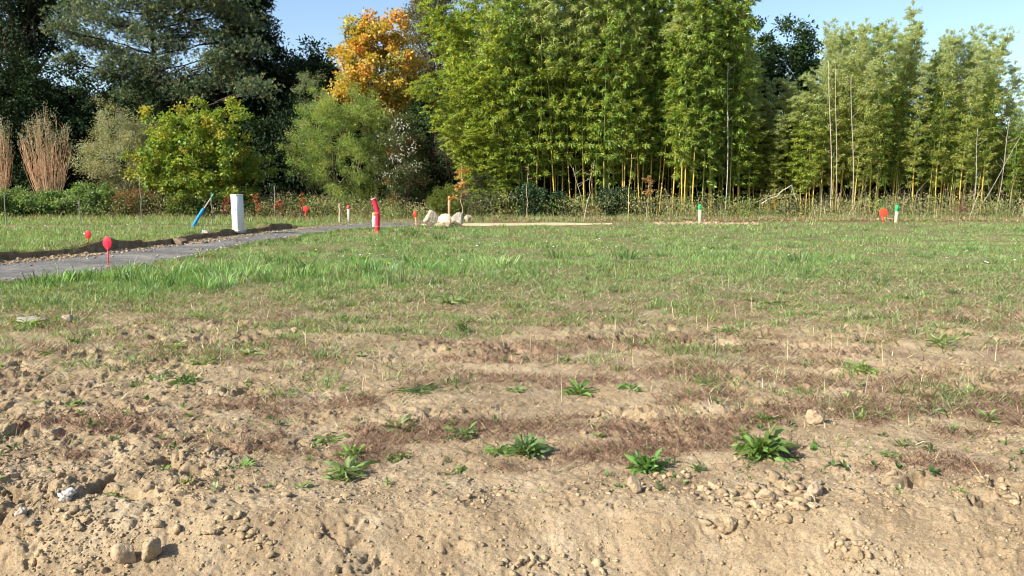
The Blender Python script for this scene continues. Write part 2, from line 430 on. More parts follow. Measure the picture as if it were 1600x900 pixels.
m, nt, out = newmat("yellow_sand"); N = nt.nodes.new; L = nt.links.new
tc = N("ShaderNodeTexCoord")
b = N("ShaderNodeBsdfPrincipled"); b.inputs["Roughness"].default_value = 0.95; b.inputs["Specular IOR Level"].default_value = 0.1
L(ramp(noise(1.5, 8, 0.7), [(0.3, (0.44, 0.34, 0.20)), (0.7, (0.58, 0.47, 0.30))]), b.inputs["Base Color"]); L(b.outputs[0], out.inputs[0])
M_SAND = m
sx = np.linspace(xz(655, 34), xz(955, 34), 60)
ww = np.clip(np.minimum((sx - sx[0]) / 0.5, (sx[-1] - sx) / 2.5), 0.02, 1)
cy_ = 33.6 + 0.3 * np.sin(sx * 0.7)
SX = np.repeat(sx[:, None], 9, 1); tv = np.linspace(-1, 1, 9)[None]
SY = cy_[:, None] + tv * (0.95 * ww + 0.15 * (fbm(sx * 2, sx * 0, 3, 3) - 0.5))[:, None]
SZ = hgt(SX.ravel(), SY.ravel()).reshape(SX.shape) + 0.05 - 0.05 * tv ** 4 + 0.01
i = np.arange(59)[:, None] * 9; j = np.arange(8)[None]
Q = np.stack([i + j, i + 9 + j, i + 9 + j + 1, i + j + 1], -1).reshape(-1, 4)
tag(link("sand_path", mesh("sand_path", np.stack([SX.ravel(), SY.ravel(), SZ.ravel()], -1), None, Q, None, (M_SAND,), True)), kind="structure")

# ------------------------------------------------------------ vegetation builders
def pick(pal, n, jit=0.18, r=rng, w=None, ch=0.06):
    pal = np.array(pal, float)
    c = pal[r.choice(len(pal), n, p=w)]
    return np.clip(c * (1 + jit * r.normal(size=(n, 1))) * (1 + ch * r.normal(size=(n, 3))), 0.002, 1)

def crown(r, centre, radii, nclump, nleaf, cr, L, W, pal, w=None, shell=0.55, droop=0.25, flat_=0.75, lump=0.35, egg=0.0):
    """leaf clumps through the volume of an uneven ellipsoid; returns geometry and clump centres"""
    d = rdir(nclump, r)
    ph = r.random(6) * 6.28
    lob = 1 + lump * (np.sin(3 * np.arctan2(d[:, 1], d[:, 0]) + ph[0]) * 0.5 + np.sin(5 * d[:, 2] + ph[1]) * 0.5) * r.random(nclump) + 0.12 * r.normal(size=nclump)
    lob = np.minimum(lob, 1.16)
    rad = (shell + (1 - shell) * r.random(nclump)) * lob
    c = d * rad[:, None]
    if egg: c[:, :2] *= (1 - egg * c[:, 2:3])
    C = np.array(centre) + c * np.array(radii)
    k = nleaf
    sz = cr * (0.6 + 0.8 * r.random(nclump))
    P = np.repeat(C, k, 0) + r.normal(size=(nclump * k, 3)) * np.repeat(sz, k)[:, None] * np.array([0.55, 0.55, 0.55 * flat_])
    outw = unit(P - np.repeat(C, k, 0) + 1e-4) * 0.5 + np.repeat(d, k, 0) * 0.4
    D = unit(rdir(len(P), r) * 0.8 + outw - np.array([0, 0, droop]))
    Nn = unit(rdir(len(P), r) * 0.8 + np.array([0, 0, 0.5]) + outw * 0.4)
    col = pick(pal, nclump, 0.12, r, w)
    col = 0.5 * np.repeat(col, k, 0) + 0.5 * pick(pal, len(P), 0.2, r, w)
    return leaf_geo(P, D, Nn, L * (0.7 + 0.6 * r.random(len(P))), W * (0.7 + 0.6 * r.random(len(P))), col), C

def wig(a, b, n, amp, r):
    a = np.array(a, float); b = np.array(b, float)
    t = np.linspace(0, 1, n)[:, None]
    p = a * (1 - t) + b * t
    w = r.normal(size=(n, 3)) * amp * np.sin(t * math.pi)
    return p + w

def woody(r, C, height, r0, k=16, bark=(0.12, 0.09, 0.065), stems=1, spread=0.2, lean=(0, 0)):
    g = Geo()
    if stems == 1:
        tp = wig((0, 0, -0.15), (lean[0], lean[1], height * 0.82), 8, height * 0.012, r)
        g.tube(tp, np.linspace(r0, r0 * 0.25, 8), 8, bark)
        sel = r.permutation(len(C))[:k]
        for q in sel:
            c = C[q]; zz = max(height * 0.12, min(c[2] * (0.45 + 0.3 * r.random()), height * 0.78))
            s = np.array([np.interp(zz, tp[:, 2], tp[:, 0]), np.interp(zz, tp[:, 2], tp[:, 1]), zz])
            pts = wig(s, c, 6, 0.05 * np.linalg.norm(c - s), r)
            g.tube(pts, np.linspace(r0 * 0.38, r0 * 0.06, 6), 5, bark)
    else:
        for q in range(stems):
            c = C[r.integers(len(C))]
            s = np.array([*(r.normal(size=2) * spread), -0.1])
            g.tube(wig(s, c, 7, 0.05 * height, r), np.linspace(r0, r0 * 0.2, 7), 5, bark)
    return g

def plant(name, label, cat, px, Y, half_px, top, bot, pal, nclump, nleaf, cr, L, W, trunk_r=0.12, group=None, seed=1,
          w=None, depth=1.0, mat=None, stems=1, bark=(0.12, 0.09, 0.065), kk=16, parent=None, child=("trunk", "crown"), zflat=1.0, **kw):
    r = np.random.default_rng(seed)
    zt = at(px, top, Y)[2]; zb = max(0.0, at(px, bot, Y)[2])
    half = half_px / F * Y
    root = empty(name, (xz(px, Y), Y, hg(xz(px, Y), Y) if Y < 60 else 0.0))
    tag(root, label, cat, group)
    cz = (zt + zb) / 2; rz = (zt - zb) / 2
    (V, Q, Cc), C = crown(r, (0, 0, cz), (half, half * depth, rz), nclump, nleaf, cr, L, W, pal, w=w, **kw)
    keep = V.reshape(-1, 4, 3)[:, :, 2].min(1) > 0.02
    V4 = V.reshape(-1, 4, 3)[keep].reshape(-1, 3); C4 = Cc.reshape(-1, 4, 3)[keep].reshape(-1, 3)
    g = Geo().add(V4, None, np.arange(len(V4)).reshape(-1, 4), C4)
    wd = woody(r, C, zt, trunk_r, kk, bark, stems)
    link(child[0], wd.mesh(name + "_wood", (M_BARK,), True), root)
    link(child[1], g.mesh(name + "_leaf", (mat or M_LEAF,)), root)
    return root

DARK = [(0.018, 0.034, 0.014), (0.026, 0.045, 0.018), (0.034, 0.055, 0.02)]
DARK2 = [(0.022, 0.04, 0.022), (0.035, 0.055, 0.028), (0.05, 0.07, 0.03)]

# ---- far dark wood edge behind everything (each tree a thing of its own)
gA = "dark trees closing the wood behind the hedge line"
k0 = plant("dark_tree", "dark evergreen tree in the back row of the wood", "tree", -60, 61, 120, 60, 330, DARK, 150, 120, 0.9, 0.30, 0.16, 0.22, gA, 21, mat=M_DARKLEAF, shell=0.3)
k1 = plant("dark_tree", "dark evergreen tree in the back row of the wood", "tree", 120, 61, 115, 105, 330, DARK, 150, 120, 0.9, 0.28, 0.15, 0.22, gA, 22, mat=M_DARKLEAF, shell=0.3)
for (px, Y, s, src, rz, sz) in ((250, 63, 1.0, 1, 1.2, 1.0), (390, 62, 1.05, 0, 2.0, 0.85), (480, 61, 0.9, 1, 3.0, 1.15), (560, 62, 0.95, 0, 4.0, 0.95), (650, 61, 0.95, 1, 5.0, 1.1),
                            (760, 63, 1.0, 0, 0.6, 1.0), (860, 62, 1.0, 1, 2.6, 1.1), (970, 62, 1.05, 0, 3.6, 1.0), (1080, 61, 1.0, 1, 4.4, 1.1),
                            (1330, 62, 0.85, 1, 1.9, 0.8), (1440, 61, 0.8, 0, 5.2, 0.62), (1530, 62, 0.8, 1, 0.4, 0.7), (1640, 61, 0.8, 0, 2.2, 0.6), (1750, 61, 0.9, 1, 3.2, 0.7), (-180, 60, 1.1, 1, 5.5, 1.3)):
    c = copy_tree((k0, k1)[src]); c.location = (xz(px, Y), Y, 0); c.rotation_euler = (0, 0, rz); c.scale = (s, s, s * sz)

gB = "dark shrubs filling the wood behind the bushes and bamboo"
th = plant("dark_shrub", "dark evergreen shrub in the shade of the wood", "shrub", -60, 50.5, 75, 205, 345, DARK, 130, 120, 0.55, 0.2, 0.11, 0.05, gB, 23, mat=M_DARKLEAF, shell=0.3, stems=8)
for q, px in enumerate(range(20, 1760, 88)):
    c = copy_tree(th); Y = 49.5 + 2.2 * ((q * 7) % 5) / 5; c.location = (xz(px, Y), Y, 0); c.rotation_euler = (0, 0, q * 1.7)
    k = 0.85 + 0.25 * ((q * 3) % 4) / 3 + (0.25 if 230 < px < 700 else 0); c.scale = (1.1, 1.0, k)
plant("tall_tree", "tall dark tree at the left edge with sky showing through its thin crown", "tree", 40, 54, 85, -150, 150, DARK2, 150, 190, 0.6, 0.22, 0.12, 0.3, None, 31, mat=M_DARKLEAF, kk=40, shell=0.35, lump=0.5)
plant("yew_tree", "broad dark green tree below the thin crown at the left edge", "tree", 60, 50, 120, 84, 300, DARK, 230, 170, 0.6, 0.22, 0.12, 0.2, None, 32, mat=M_DARKLEAF, shell=0.45)
plant("conifer_tree", "nearly black conifer rising right of the big pine", "conifer", 392, 54, 42, -140, 300, DARK, 240, 190, 0.6, 0.24, 0.10, 0.28, None, 33, mat=M_DARKLEAF, egg=0.25)  # the crown's self-shadow is put into the dark leaf colour
plant("hedge_tree", "dark hedge-like tree with ragged top left of the orange maple", "tree", 480, 55, 72, 74, 300, DARK, 260, 190, 0.55, 0.24, 0.12, 0.2, None, 34, mat=M_DARKLEAF, shell=0.5)
plant("dark_bush_tree", "dark leafy tree behind the yellow-green bush and under the pine", "tree", 290, 53, 150, 122, 320, DARK, 230, 170, 0.6, 0.22, 0.12, 0.2, None, 35, mat=M_DARKLEAF)
plant("oak_tree", "tall olive brown tree between the orange maple and the bamboo", "tree", 690, 53, 62, -60, 190, [(0.17, 0.14, 0.05), (0.10, 0.11, 0.04), (0.24, 0.18, 0.07)], 130, 160, 0.5, 0.15, 0.08, 0.25, None, 36, kk=30, shell=0.4)
plant("laurel_tree", "dark glossy tree under the orange maple beside the bamboo", "tree", 680, 47, 44, 128, 325, [(0.04, 0.075, 0.03), (0.06, 0.10, 0.035), (0.09, 0.13, 0.045)], 140, 130, 0.4, 0.16, 0.07, 0.1, None, 37, mat=M_DARKLEAF)
plant("round_dark_tree", "round dark green tree standing between the two stands of bamboo", "tree", 1206, 53, 98, 34, 300, [(0.022, 0.045, 0.014), (0.035, 0.065, 0.02), (0.05, 0.085, 0.025)], 230, 190, 0.55, 0.22, 0.12, 0.2, None, 38, mat=M_DARKLEAF, shell=0.45)
plant("maple_tree", "orange and gold autumn maple with a rounded crown", "tree", 592, 48, 64, 16, 205,
      [(0.66, 0.38, 0.07), (0.72, 0.52, 0.12), (0.54, 0.23, 0.04), (0.46, 0.42, 0.09), (0.16, 0.20, 0.04)], 180, 115, 0.38, 0.18, 0.15, 0.14, None, 39,
      w=[0.19, 0.31, 0.08, 0.22, 0.20], shell=0.6, lump=0.15, egg=0.18)
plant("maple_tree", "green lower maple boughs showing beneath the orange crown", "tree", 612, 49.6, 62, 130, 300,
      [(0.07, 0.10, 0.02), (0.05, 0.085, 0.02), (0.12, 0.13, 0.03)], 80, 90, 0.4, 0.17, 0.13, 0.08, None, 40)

# ---- the big pine
def pine():
    r = np.random.default_rng(77); Y = 51.0
    bx = xz(262, Y)
    root = empty("pine_tree", (bx, Y, 0)); tag(root, "large blue-green pine with layered boughs and sky between them", "pine tree")
    g = Geo(); wd = Geo(); bark = (0.065, 0.045, 0.034)
    tp = wig((0, 0, -0.2), (-0.5, 0, 15.0), 10, 0.12, r); tp[:, 0] += np.linspace(0, 1, 10) ** 2 * 0
    wd.tube(tp, np.linspace(0.26, 0.08, 10), 8, bark)
    pads = []
    hand = [(150, 70, 30), (175, 102, 28), (215, 98, 26), (335, 98, 28), (280, 62, 24), (120, 22, 36), (165, 32, 34), (205, 8, 38), (250, 20, 34), (300, 8, 40), (345, 22, 40), (385, 40, 30), (125, 62, 32), (112, 95, 22), (185, 85, 22), (225, 62, 34), (262, 78, 26),
            (255, 98, 20), (290, 38, 28), (310, 52, 22), (345, 62, 32), (390, 78, 30), (170, 118, 24), (205, 125, 30), (232, 112, 30), (245, 140, 34), (290, 130, 34), (330, 135, 34), (375, 120, 36), (210, 150, 26),
            (150, -15, 44), (220, -25, 44), (290, -22, 48), (350, -15, 40), (250, -60, 60), (310, -70, 50), (180, -60, 50), (345, 92, 22), (290, 150, 30), (400, 140, 30), (135, 5, 34), (100, 45, 24), (195, 45, 26), (272, 5, 34), (325, 2, 34), (238, 42, 26)]
    for (px, py, hw) in hand:
        y = Y + r.normal() * 1.1
        p = at(px + r.normal() * 3, py, y); pads.append((p - np.array([bx, Y, 0]), hw / F * Y))
    allP = []; allD = []; allC = []
    for c, w in pads:
        nb = int(360 * (w / 1.3) ** 1.5)
        q = r.normal(size=(nb, 3)) * np.array([0.5, 0.55, 0.24]) * w
        q[:, 2] += 0.10 * w * np.cos(q[:, 0] / w * 2)
        T = c + q
        m = 9
        base = np.repeat(T, m, 0)
        ax = unit(np.array([0, 0, 0.8]) + rdir(nb, r) * 0.7 + unit(q) * 0.5)
        D = unit(np.repeat(ax, m, 0) + rdir(nb * m, r) * 0.8)
        allP.append(base); allD.append(D)
        cc = pick([(0.11, 0.165, 0.085), (0.18, 0.225, 0.10), (0.065, 0.11, 0.068), (0.25, 0.275, 0.12)], nb, 0.15, r)
        allC.append(np.repeat(cc, m, 0))
        zz = c[2] - 0.4 - 0.4 * r.random() - 0.12 * abs(c[0])
        s = np.array([np.interp(zz, tp[:, 2], tp[:, 0]), 0, zz])
        wd.tube(wig(s, c - np.array([0, 0, 0.1]), 7, 0.12, r), np.linspace(0.055, 0.015, 7), 5, bark)
        for q_ in range(4):
            e = c + np.array([r.normal() * w * 0.5, r.normal() * w * 0.4, r.normal() * 0.1])
            wd.tube(wig(s * 0.4 + c * 0.6, e, 4, 0.05, r), np.linspace(0.03, 0.01, 4), 4, bark)
    P = np.vstack(allP); D = np.vstack(allD); C = np.vstack(allC)
    V, Q, Cc = leaf_geo(P, D, rdir(len(P), r), 0.21 * (0.7 + 0.6 * r.random(len(P))), 0.036, C, 0.02)
    g.add(V, None, Q, Cc)
    link("trunk", wd.mesh("pine_wood", (M_BARK,), True), root)
    link("crown", g.mesh("pine_needles", (M_NEEDLE,)), root)
pine()

# ------------------------------------------------------------ shrubs along the wood's edge
YG = [(0.27, 0.34, 0.05), (0.18, 0.28, 0.045), (0.46, 0.40, 0.065), (0.10, 0.18, 0.035)]
plant("bush", "bright yellow-green bush with broad leaves behind the white post", "bush", 318, 41.5, 92, 155, 345, YG, 400, 80, 0.26, 0.16, 0.12, 0.035, None, 51,
      w=[0.38, 0.30, 0.17, 0.15], stems=14, shell=0.45, lump=0.4)
plant("bush", "grey-green small-leaved bush left of the yellow-green one", "bush", 195, 43, 68, 158, 335, [(0.34, 0.36, 0.22), (0.25, 0.28, 0.14), (0.46, 0.47, 0.34), (0.33, 0.30, 0.14)], 200, 130, 0.32, 0.10, 0.04, 0.03, None, 52,
      stems=14, bark=(0.2, 0.17, 0.13))
plant("bush", "feathery light green willow bush below the orange maple", "bush", 537, 43, 84, 126, 345, [(0.21, 0.31, 0.075), (0.30, 0.40, 0.10), (0.12, 0.20, 0.05), (0.40, 0.43, 0.12)], 300, 140, 0.27, 0.14, 0.032, 0.03, None, 53,
      stems=30, bark=(0.30, 0.26, 0.14), lump=0.6, droop=-0.5)
plant("bush", "wispy pale spray of willow rising above the feathery bush", "bush", 498, 43.3, 34, 100, 250, [(0.25, 0.30, 0.17), (0.19, 0.24, 0.11)], 42, 110, 0.24, 0.11, 0.026, 0.02, None, 54, stems=10, lump=0.6, bark=(0.2, 0.18, 0.1))
plant("flowering_bush", "shrub with white fluffy seed heads beside the feathery willow bush", "bush", 630, 41.8, 36, 172, 335,
      [(0.07, 0.10, 0.04), (0.11, 0.14, 0.055), (0.36, 0.15, 0.05)], 140, 100, 0.3, 0.11, 0.05, 0.03, None, 55, w=[0.5, 0.42, 0.08], stems=12)
r = np.random.default_rng(66)
fb = bpy.data.objects["flowering_bush"]
nfl = 300
Cc_ = np.array([-0.1, -0.9, 3.6]) + r.normal(size=(34, 3)) * np.array([0.5, 0.35, 0.95])
P = Cc_[r.integers(26, size=nfl)] + r.normal(size=(nfl, 3)) * 0.16
D = rdir(nfl, r) + np.array([0, -0.3, 0.6])
V, Q, Cc = leaf_geo(P, D, rdir(nfl, r), 0.13, 0.05, pick([(0.7, 0.7, 0.68), (0.6, 0.6, 0.62)], nfl, 0.1, r))
link("seed_head", Geo().add(V, None, Q, Cc).mesh("seed_heads", (M_LEAF,)), fb)["kind"] = "stuff"
plant("juniper", "low grey-green juniper mound to the right of the orange sapling", "bush", 758, 41.5, 46, 262, 335, [(0.075, 0.085, 0.05), (0.11, 0.11, 0.06), (0.055, 0.07, 0.04)], 130, 150, 0.26, 0.10, 0.02, 0.04, None, 56, stems=10, mat=M_NEEDLE)
plant("juniper", "grey-brown spreading conifer leaning out from under the bamboo", "bush", 722, 44, 40, 170, 290, [(0.07, 0.075, 0.04), (0.10, 0.095, 0.05)], 90, 140, 0.30, 0.10, 0.02, 0.05, None, 57, stems=8, mat=M_NEEDLE)
plant("bush", "lime green low bush right behind the row of pale boulders", "bush", 697, 39, 30, 292, 333, [(0.16, 0.20, 0.035), (0.11, 0.15, 0.03)], 60, 80, 0.2, 0.11, 0.035, 0.02, None, 58, stems=8)
for s_, (px, Y, hp, top, lab) in enumerate(((828, 40, 30, 288, "dark ivy-leaved bush at the foot of the bamboo, nearest the boulders"),
                                (962, 40.5, 32, 290, "dark ivy-leaved bush at the bamboo's foot near the middle of the stand"),
                                (872, 41, 16, 300, "small dark leafy clump between the two ivy bushes"))):
    plant("ivy_bush", lab, "bush", px, Y, hp, top, 340, [(0.045, 0.085, 0.04), (0.07, 0.12, 0.05), (0.025, 0.045, 0.02)], 60, 60, 0.22, 0.11, 0.09, 0.02, None, 70 + s_, stems=8, mat=M_DARKLEAF)
for s_, (px, Y, hp, top, lab) in enumerate(((20, 40, 48, 300, "section of the low green hedge at the left picture edge"),
                                (85, 40.3, 46, 298, "section of the low green hedge in front of the orange-stemmed bush"),
                                (150, 40.6, 40, 290, "last section of the low green hedge, under the grey-green bush"))):
    plant("hedge", lab, "hedge", px, Y, hp, top, 352, [(0.17, 0.27, 0.08), (0.11, 0.19, 0.055), (0.26, 0.35, 0.13)], 130, 80, 0.24, 0.14, 0.08, 0.02, "low clipped hedge along the lawn", 80 + s_, stems=14)
plant("bramble_bush", "brown and rust bramble patch beneath the grey-green bush", "bush", 212, 40.4, 34, 292, 350, [(0.15, 0.12, 0.06), (0.30, 0.12, 0.06), (0.12, 0.12, 0.05), (0.36, 0.22, 0.10)], 90, 80, 0.24, 0.09, 0.05, 0.015, None, 85,
      w=[0.4, 0.15, 0.3, 0.15], stems=16, bark=(0.25, 0.18, 0.12))
plant("bush", "low leafy skirt of green shoots between the blue sleeve and the bramble", "bush", 292, 39.6, 26, 300, 350, [(0.16, 0.20, 0.045), (0.10, 0.15, 0.035)], 60, 80, 0.22, 0.11, 0.07, 0.015, None, 86, stems=8)

def twig_bush(px, Y, hp, top, n, seed, label):
    r = np.random.default_rng(seed); H_ = at(px, top, Y)[2]; hw = hp / F * Y
    root = empty("willow_bush", (xz(px, Y), Y, 0.0)); tag(root, label, "bush", "orange-stemmed willows behind the low hedge")
    g = Geo(); tips = []
    for q in range(n):
        a = r.random() * 6.28; rr = math.sqrt(r.random())
        ex = math.cos(a) * rr * hw; ey = math.sin(a) * rr * hw * 0.8
        h = H_ * (1.0 - 0.34 * rr ** 2) * (0.6 + 0.4 * r.random())
        t = np.linspace(0, 1, 9)[:, None]
        e = np.array([ex, ey, h])
        p = np.concatenate([ex * (0.12 + 0.88 * t ** 0.85), ey * (0.12 + 0.88 * t ** 0.85), h * t], 1) + np.array([0, 0, -0.05]) + r.normal(size=(9, 3)) * 0.03 * t
        pale = np.array([0.52, 0.42, 0.29]); org = np.array([0.54, 0.33, 0.19]) * (0.8 + 0.4 * r.random())
        mixw = sst(0.15, 0.6, t)
        C = pale * (1 - mixw) + org * mixw
        rad = np.linspace(0.022, 0.006, 9)
        g.tube(p, rad, 4, C, cap=False)
        for b_ in range(5):
            k = r.integers(3, 8); s = p[k]
            e2 = s + np.array([r.normal() * 0.13, r.normal() * 0.13, 0.45 + 0.5 * r.random()])
            g.tube(wig(s, e2, 4, 0.02, r), np.linspace(0.009, 0.004, 4), 3, org * (0.8 + 0.4 * r.random()), cap=False)
            tips.append(e2)
        tips.append(p[-1]); tips.append(p[-2])
    tips = np.array(tips); wgt = sst(H_ * 0.45, H_ * 0.85, tips[:, 2]) + 0.04
    nl = n * 30
    P = tips[r.choice(len(tips), nl, p=wgt / wgt.sum())] + r.normal(size=(nl, 3)) * np.array([0.07, 0.07, 0.16])
    D = rdir(nl, r) * 0.6 + np.array([0, 0, 0.7])
    V, Q, Cc = leaf_geo(P, D, rdir(nl, r), 0.10, 0.035, pick([(0.30, 0.30, 0.20), (0.20, 0.22, 0.11), (0.42, 0.42, 0.36)], nl, 0.1, r))
    link("stems", g.mesh("willow_stems", (M_BARK,), True), root)
    link("foliage", Geo().add(V, None, Q, Cc).mesh("willow_leaves", (M_LEAF,)), root)
twig_bush(80, 42.2, 44, 160, 74, 91, "fan-shaped bush of orange stems with pale tips behind the hedge")
twig_bush(2, 42.4, 30, 160, 44, 92, "orange-stemmed bush cut by the left picture edge")

# red sumac sprigs
def sprig(name, label, cat, px, Y, top, pal, n, seed, spread=0.25, L=0.13, W=0.07, stem=(0.2, 0.1, 0.07), low=0.35, r0=0.016, nl=10, group=None):
    r = np.random.default_rng(seed); H_ = at(px, top, Y)[2]; x = xz(px, Y)
    root = empty(name, (x, Y, hg(x, Y))); tag(root, label, cat, group); g = Geo(); Ps = []
    lean = r.normal(size=2) * 0.06 * H_
    tp = wig((0, 0, -0.1), (lean[0], lean[1], H_), 9, 0.03, r); g.tube(tp, np.linspace(r0, r0 * 0.35, 9), 6, stem)
    for q in range(n):
        z = H_ * (low + (1 - low) * r.random()); s = np.array([np.interp(z, tp[:, 2], tp[:, 0]), np.interp(z, tp[:, 2], tp[:, 1]), z])
        e = s + np.array([r.normal() * spread, r.normal() * spread, abs(r.normal()) * spread * 0.6])
        g.tube(wig(s, e, 4, 0.02, r), np.linspace(r0 * 0.4, r0 * 0.15, 4), 4, stem)
        for t in r.random(nl): Ps.append(s + (e - s) * (0.3 + 0.75 * t))
    P = np.array(Ps) + r.normal(size=(len(Ps), 3)) * 0.04
    D = rdir(len(P), r) + np.array([0, 0, -0.45])
    V, Q, Cc = leaf_geo(P, D, rdir(len(P), r) + np.array([0, -0.4, 0.6]), L, W, pick(pal, len(P), 0.15, r))
    link("stem", g.mesh(name + "_stem", (M_BARK,), True), root)
    link("foliage", Geo().add(V, None, Q, Cc).mesh(name + "_leaves", (M_LEAF,)), root)
    return root
RED = [(0.36, 0.07, 0.04), (0.42, 0.12, 0.06), (0.25, 0.05, 0.04), (0.40, 0.24, 0.08)]
sprig("sumac", "leaning red-leaved sprig just right of the white post", "shrub", 404, 38.5, 303, RED, 9, 101, 0.14)
sprig("sumac", "red-leaved sprig beside the thin grey pole", "shrub", 437, 38.5, 311, RED, 7, 102, 0.18)
sprig("sumac", "sparse red and orange sprig left of the round red sign", "shrub", 469, 38.8, 301, RED, 6, 103, 0.12)
sprig("sumac", "dark red creeper sprig at the left side of the white post", "shrub", 355, 38.2, 305, [(0.28, 0.03, 0.05), (0.18, 0.03, 0.03), (0.2, 0.16, 0.05)], 8, 104, 0.12)
ORG = [(0.50, 0.25, 0.05), (0.55, 0.33, 0.10), (0.42, 0.16, 0.05), (0.30, 0.24, 0.06)]
sprig("sapling", "slender sapling with drooping orange leaves behind the boulders", "young tree", 722, 36.5, 258, ORG, 20, 105, 0.20, 0.17, 0.075, (0.45, 0.36, 0.22), 0.36, 0.022, 9)
sprig("sapling", "staked young tree with a few tan orange leaves before the dense bamboo", "young tree", 1010, 36.5, 280, [(0.45, 0.26, 0.10), (0.40, 0.20, 0.07)], 11, 106, 0.12, 0.13, 0.06, (0.42, 0.33, 0.22), 0.5, 0.02, 9)
sprig("sapling", "bare thin young tree directly before the first ivy bush", "young tree", 823, 36.5, 255, [(0.35, 0.16, 0.06), (0.25, 0.25, 0.06)], 4, 107, 0.15, 0.1, 0.05, (0.48, 0.36, 0.24), 0.6, 0.02, 4)
sprig("sapling", "bare thin young tree half way between the two ivy bushes", "young tree", 911, 36.3, 250, [(0.30, 0.30, 0.06), (0.22, 0.24, 0.05)], 5, 108, 0.18, 0.12, 0.05, (0.50, 0.40, 0.28), 0.6, 0.02, 5)
sprig("sapling", "yellowish thin young tree right of the second ivy bush", "young tree", 981, 36.5, 240, [(0.25, 0.28, 0.05), (0.35, 0.30, 0.06)], 5, 109, 0.2, 0.12, 0.05, (0.50, 0.38, 0.16), 0.55, 0.022, 5)
sprig("shrub", "golden-leaved low shrub under the fallen pale branch", "shrub", 1203, 38.5, 305, [(0.36, 0.28, 0.05), (0.25, 0.22, 0.05)], 16, 110, 0.28, 0.1, 0.06)
sprig("shrub", "reddish-brown bush at the wood edge near the far right green stake", "shrub", 1500, 38.5, 312, [(0.22, 0.08, 0.06), (0.15, 0.08, 0.05), (0.10, 0.11, 0.04)], 24, 111, 0.3, 0.08, 0.04)

# ------------------------------------------------------------ bamboo
def bamboo_proto(seed, H_, bend, h0, pal, culm, nodes=32, br=4, upb=0.9, tw=6, lf=7, length=1.0, tipfine=False, leafL=0.25, leafW=0.050):
    r = np.random.default_rng(seed)
    root = empty("bamboo", (0, 0, 0)); g = Geo()
    t = np.linspace(0, 1, nodes * 2 + 1)
    pts = np.stack([bend[0] * t ** 2.2, bend[1] * t ** 2.2, H_ * (t - 0.06 * (abs(bend[0]) / 3) * t ** 3)], -1)
    pts[:, :2] += np.stack([vn(t * 4 + seed, t * 0, 1), vn(t * 4, t * 0 + seed, 2)], -1) * 0.16
    rad = 0.031 * (1 - t) ** 0.8 + 0.003
    isn = (np.arange(len(t)) % 2 == 0)
    rad = np.where(isn, rad * 1.2, rad)
    C = np.array(culm)[None] * np.where(isn, 0.85, 1.0)[:, None]
    gt = sst(0.18, 0.42, t)[:, None]; C = C * (1 - gt) + np.array([0.12, 0.19, 0.04]) * gt
    g.tube(pts, rad, 6, C)
    P = []; D = []; tipw = []
    for k in range(2, nodes):
        z = H_ * k / nodes; tk = k / nodes
        if z < h0: continue
        dens = min(1.0, (z - h0) / 1.5 + 0.35) * (0.3 if r.random() < 0.15 else 1.0)
        for b_ in range(br):
            if r.random() > dens: continue
            tj = min(0.995, tk + r.normal() * 0.014)
            s = np.array([np.interp(tj, t, pts[:, q]) for q in range(3)])
            a = r.random() * 6.28
            ln = length * (0.10 + 1.05 * math.sin(math.pi * min(1, (1 - tk) * 0.95 + 0.08)) ** 0.8) * (0.6 + 0.7 * r.random())
            up = upb - 0.7 * r.random()
            d = unit(np.array([math.cos(a), math.sin(a), up]))
            u = np.linspace(0, 1, 5)[:, None]
            bp_ = s + d * ln * u + np.array([0, 0, -0.38]) * ln * u ** 2
            g.tube(bp_, np.linspace(0.006, 0.002, 5), 3, C[0] * 0.8, cap=False)
            for w_ in range(tw):
                q = 0.25 + 0.75 * (w_ + r.random()) / tw
                c = s + d * ln * q + np.array([0, 0, -0.38]) * ln * q * q + r.normal(size=3) * 0.05
                P.append(np.repeat(c[None], lf, 0) + r.normal(size=(lf, 3)) * 0.028)
                D.append(unit(rdir(lf, r) * 0.55 + d * 0.6 + np.array([0, 0, -0.55 if tk < 0.85 else 0.1])))
                tipw.append(np.full(lf, tk))
    P = np.vstack(P); D = np.vstack(D); tw_ = np.concatenate(tipw)
    col = pick(pal, len(P), 0.18, r)
    if tipfine:
        pale = np.array([0.52, 0.60, 0.36]); m_ = (sst(0.55, 0.95, tw_) * 0.7)[:, None]
        col = col * (1 - m_) + pale * m_
    V, Q, Cc = leaf_geo(P, D, rdir(len(P), r) * 0.7 + np.array([0, 0, 0.7]), leafL * (0.65 + 0.6 * r.random(len(P))), leafW * (0.8 + 0.4 * r.random(len(P))), col, 0.08)
    link("culm", g.mesh("bamboo_culm", (M_CULM,), True), root)
    link("foliage", Geo().add(V, None, Q, Cc).mesh("bamboo_foliage", (M_BAMBOO,)), root)
    root["h"] = H_
    return root
BG = [(0.38, 0.49, 0.08), (0.25, 0.38, 0.065), (0.58, 0.57, 0.10), (0.12, 0.22, 0.04)]
BD = [(0.19, 0.33, 0.06), (0.29, 0.43, 0.08), (0.08, 0.16, 0.035), (0.48, 0.53, 0.11)]
BP = [(0.30, 0.40, 0.09), (0.42, 0.48, 0.14), (0.18, 0.27, 0.06), (0.52, 0.48, 0.13)]
GOLD = (0.62, 0.43, 0.09); GRN = (0.36, 0.34, 0.08); TAN = (0.50, 0.40, 0.20)
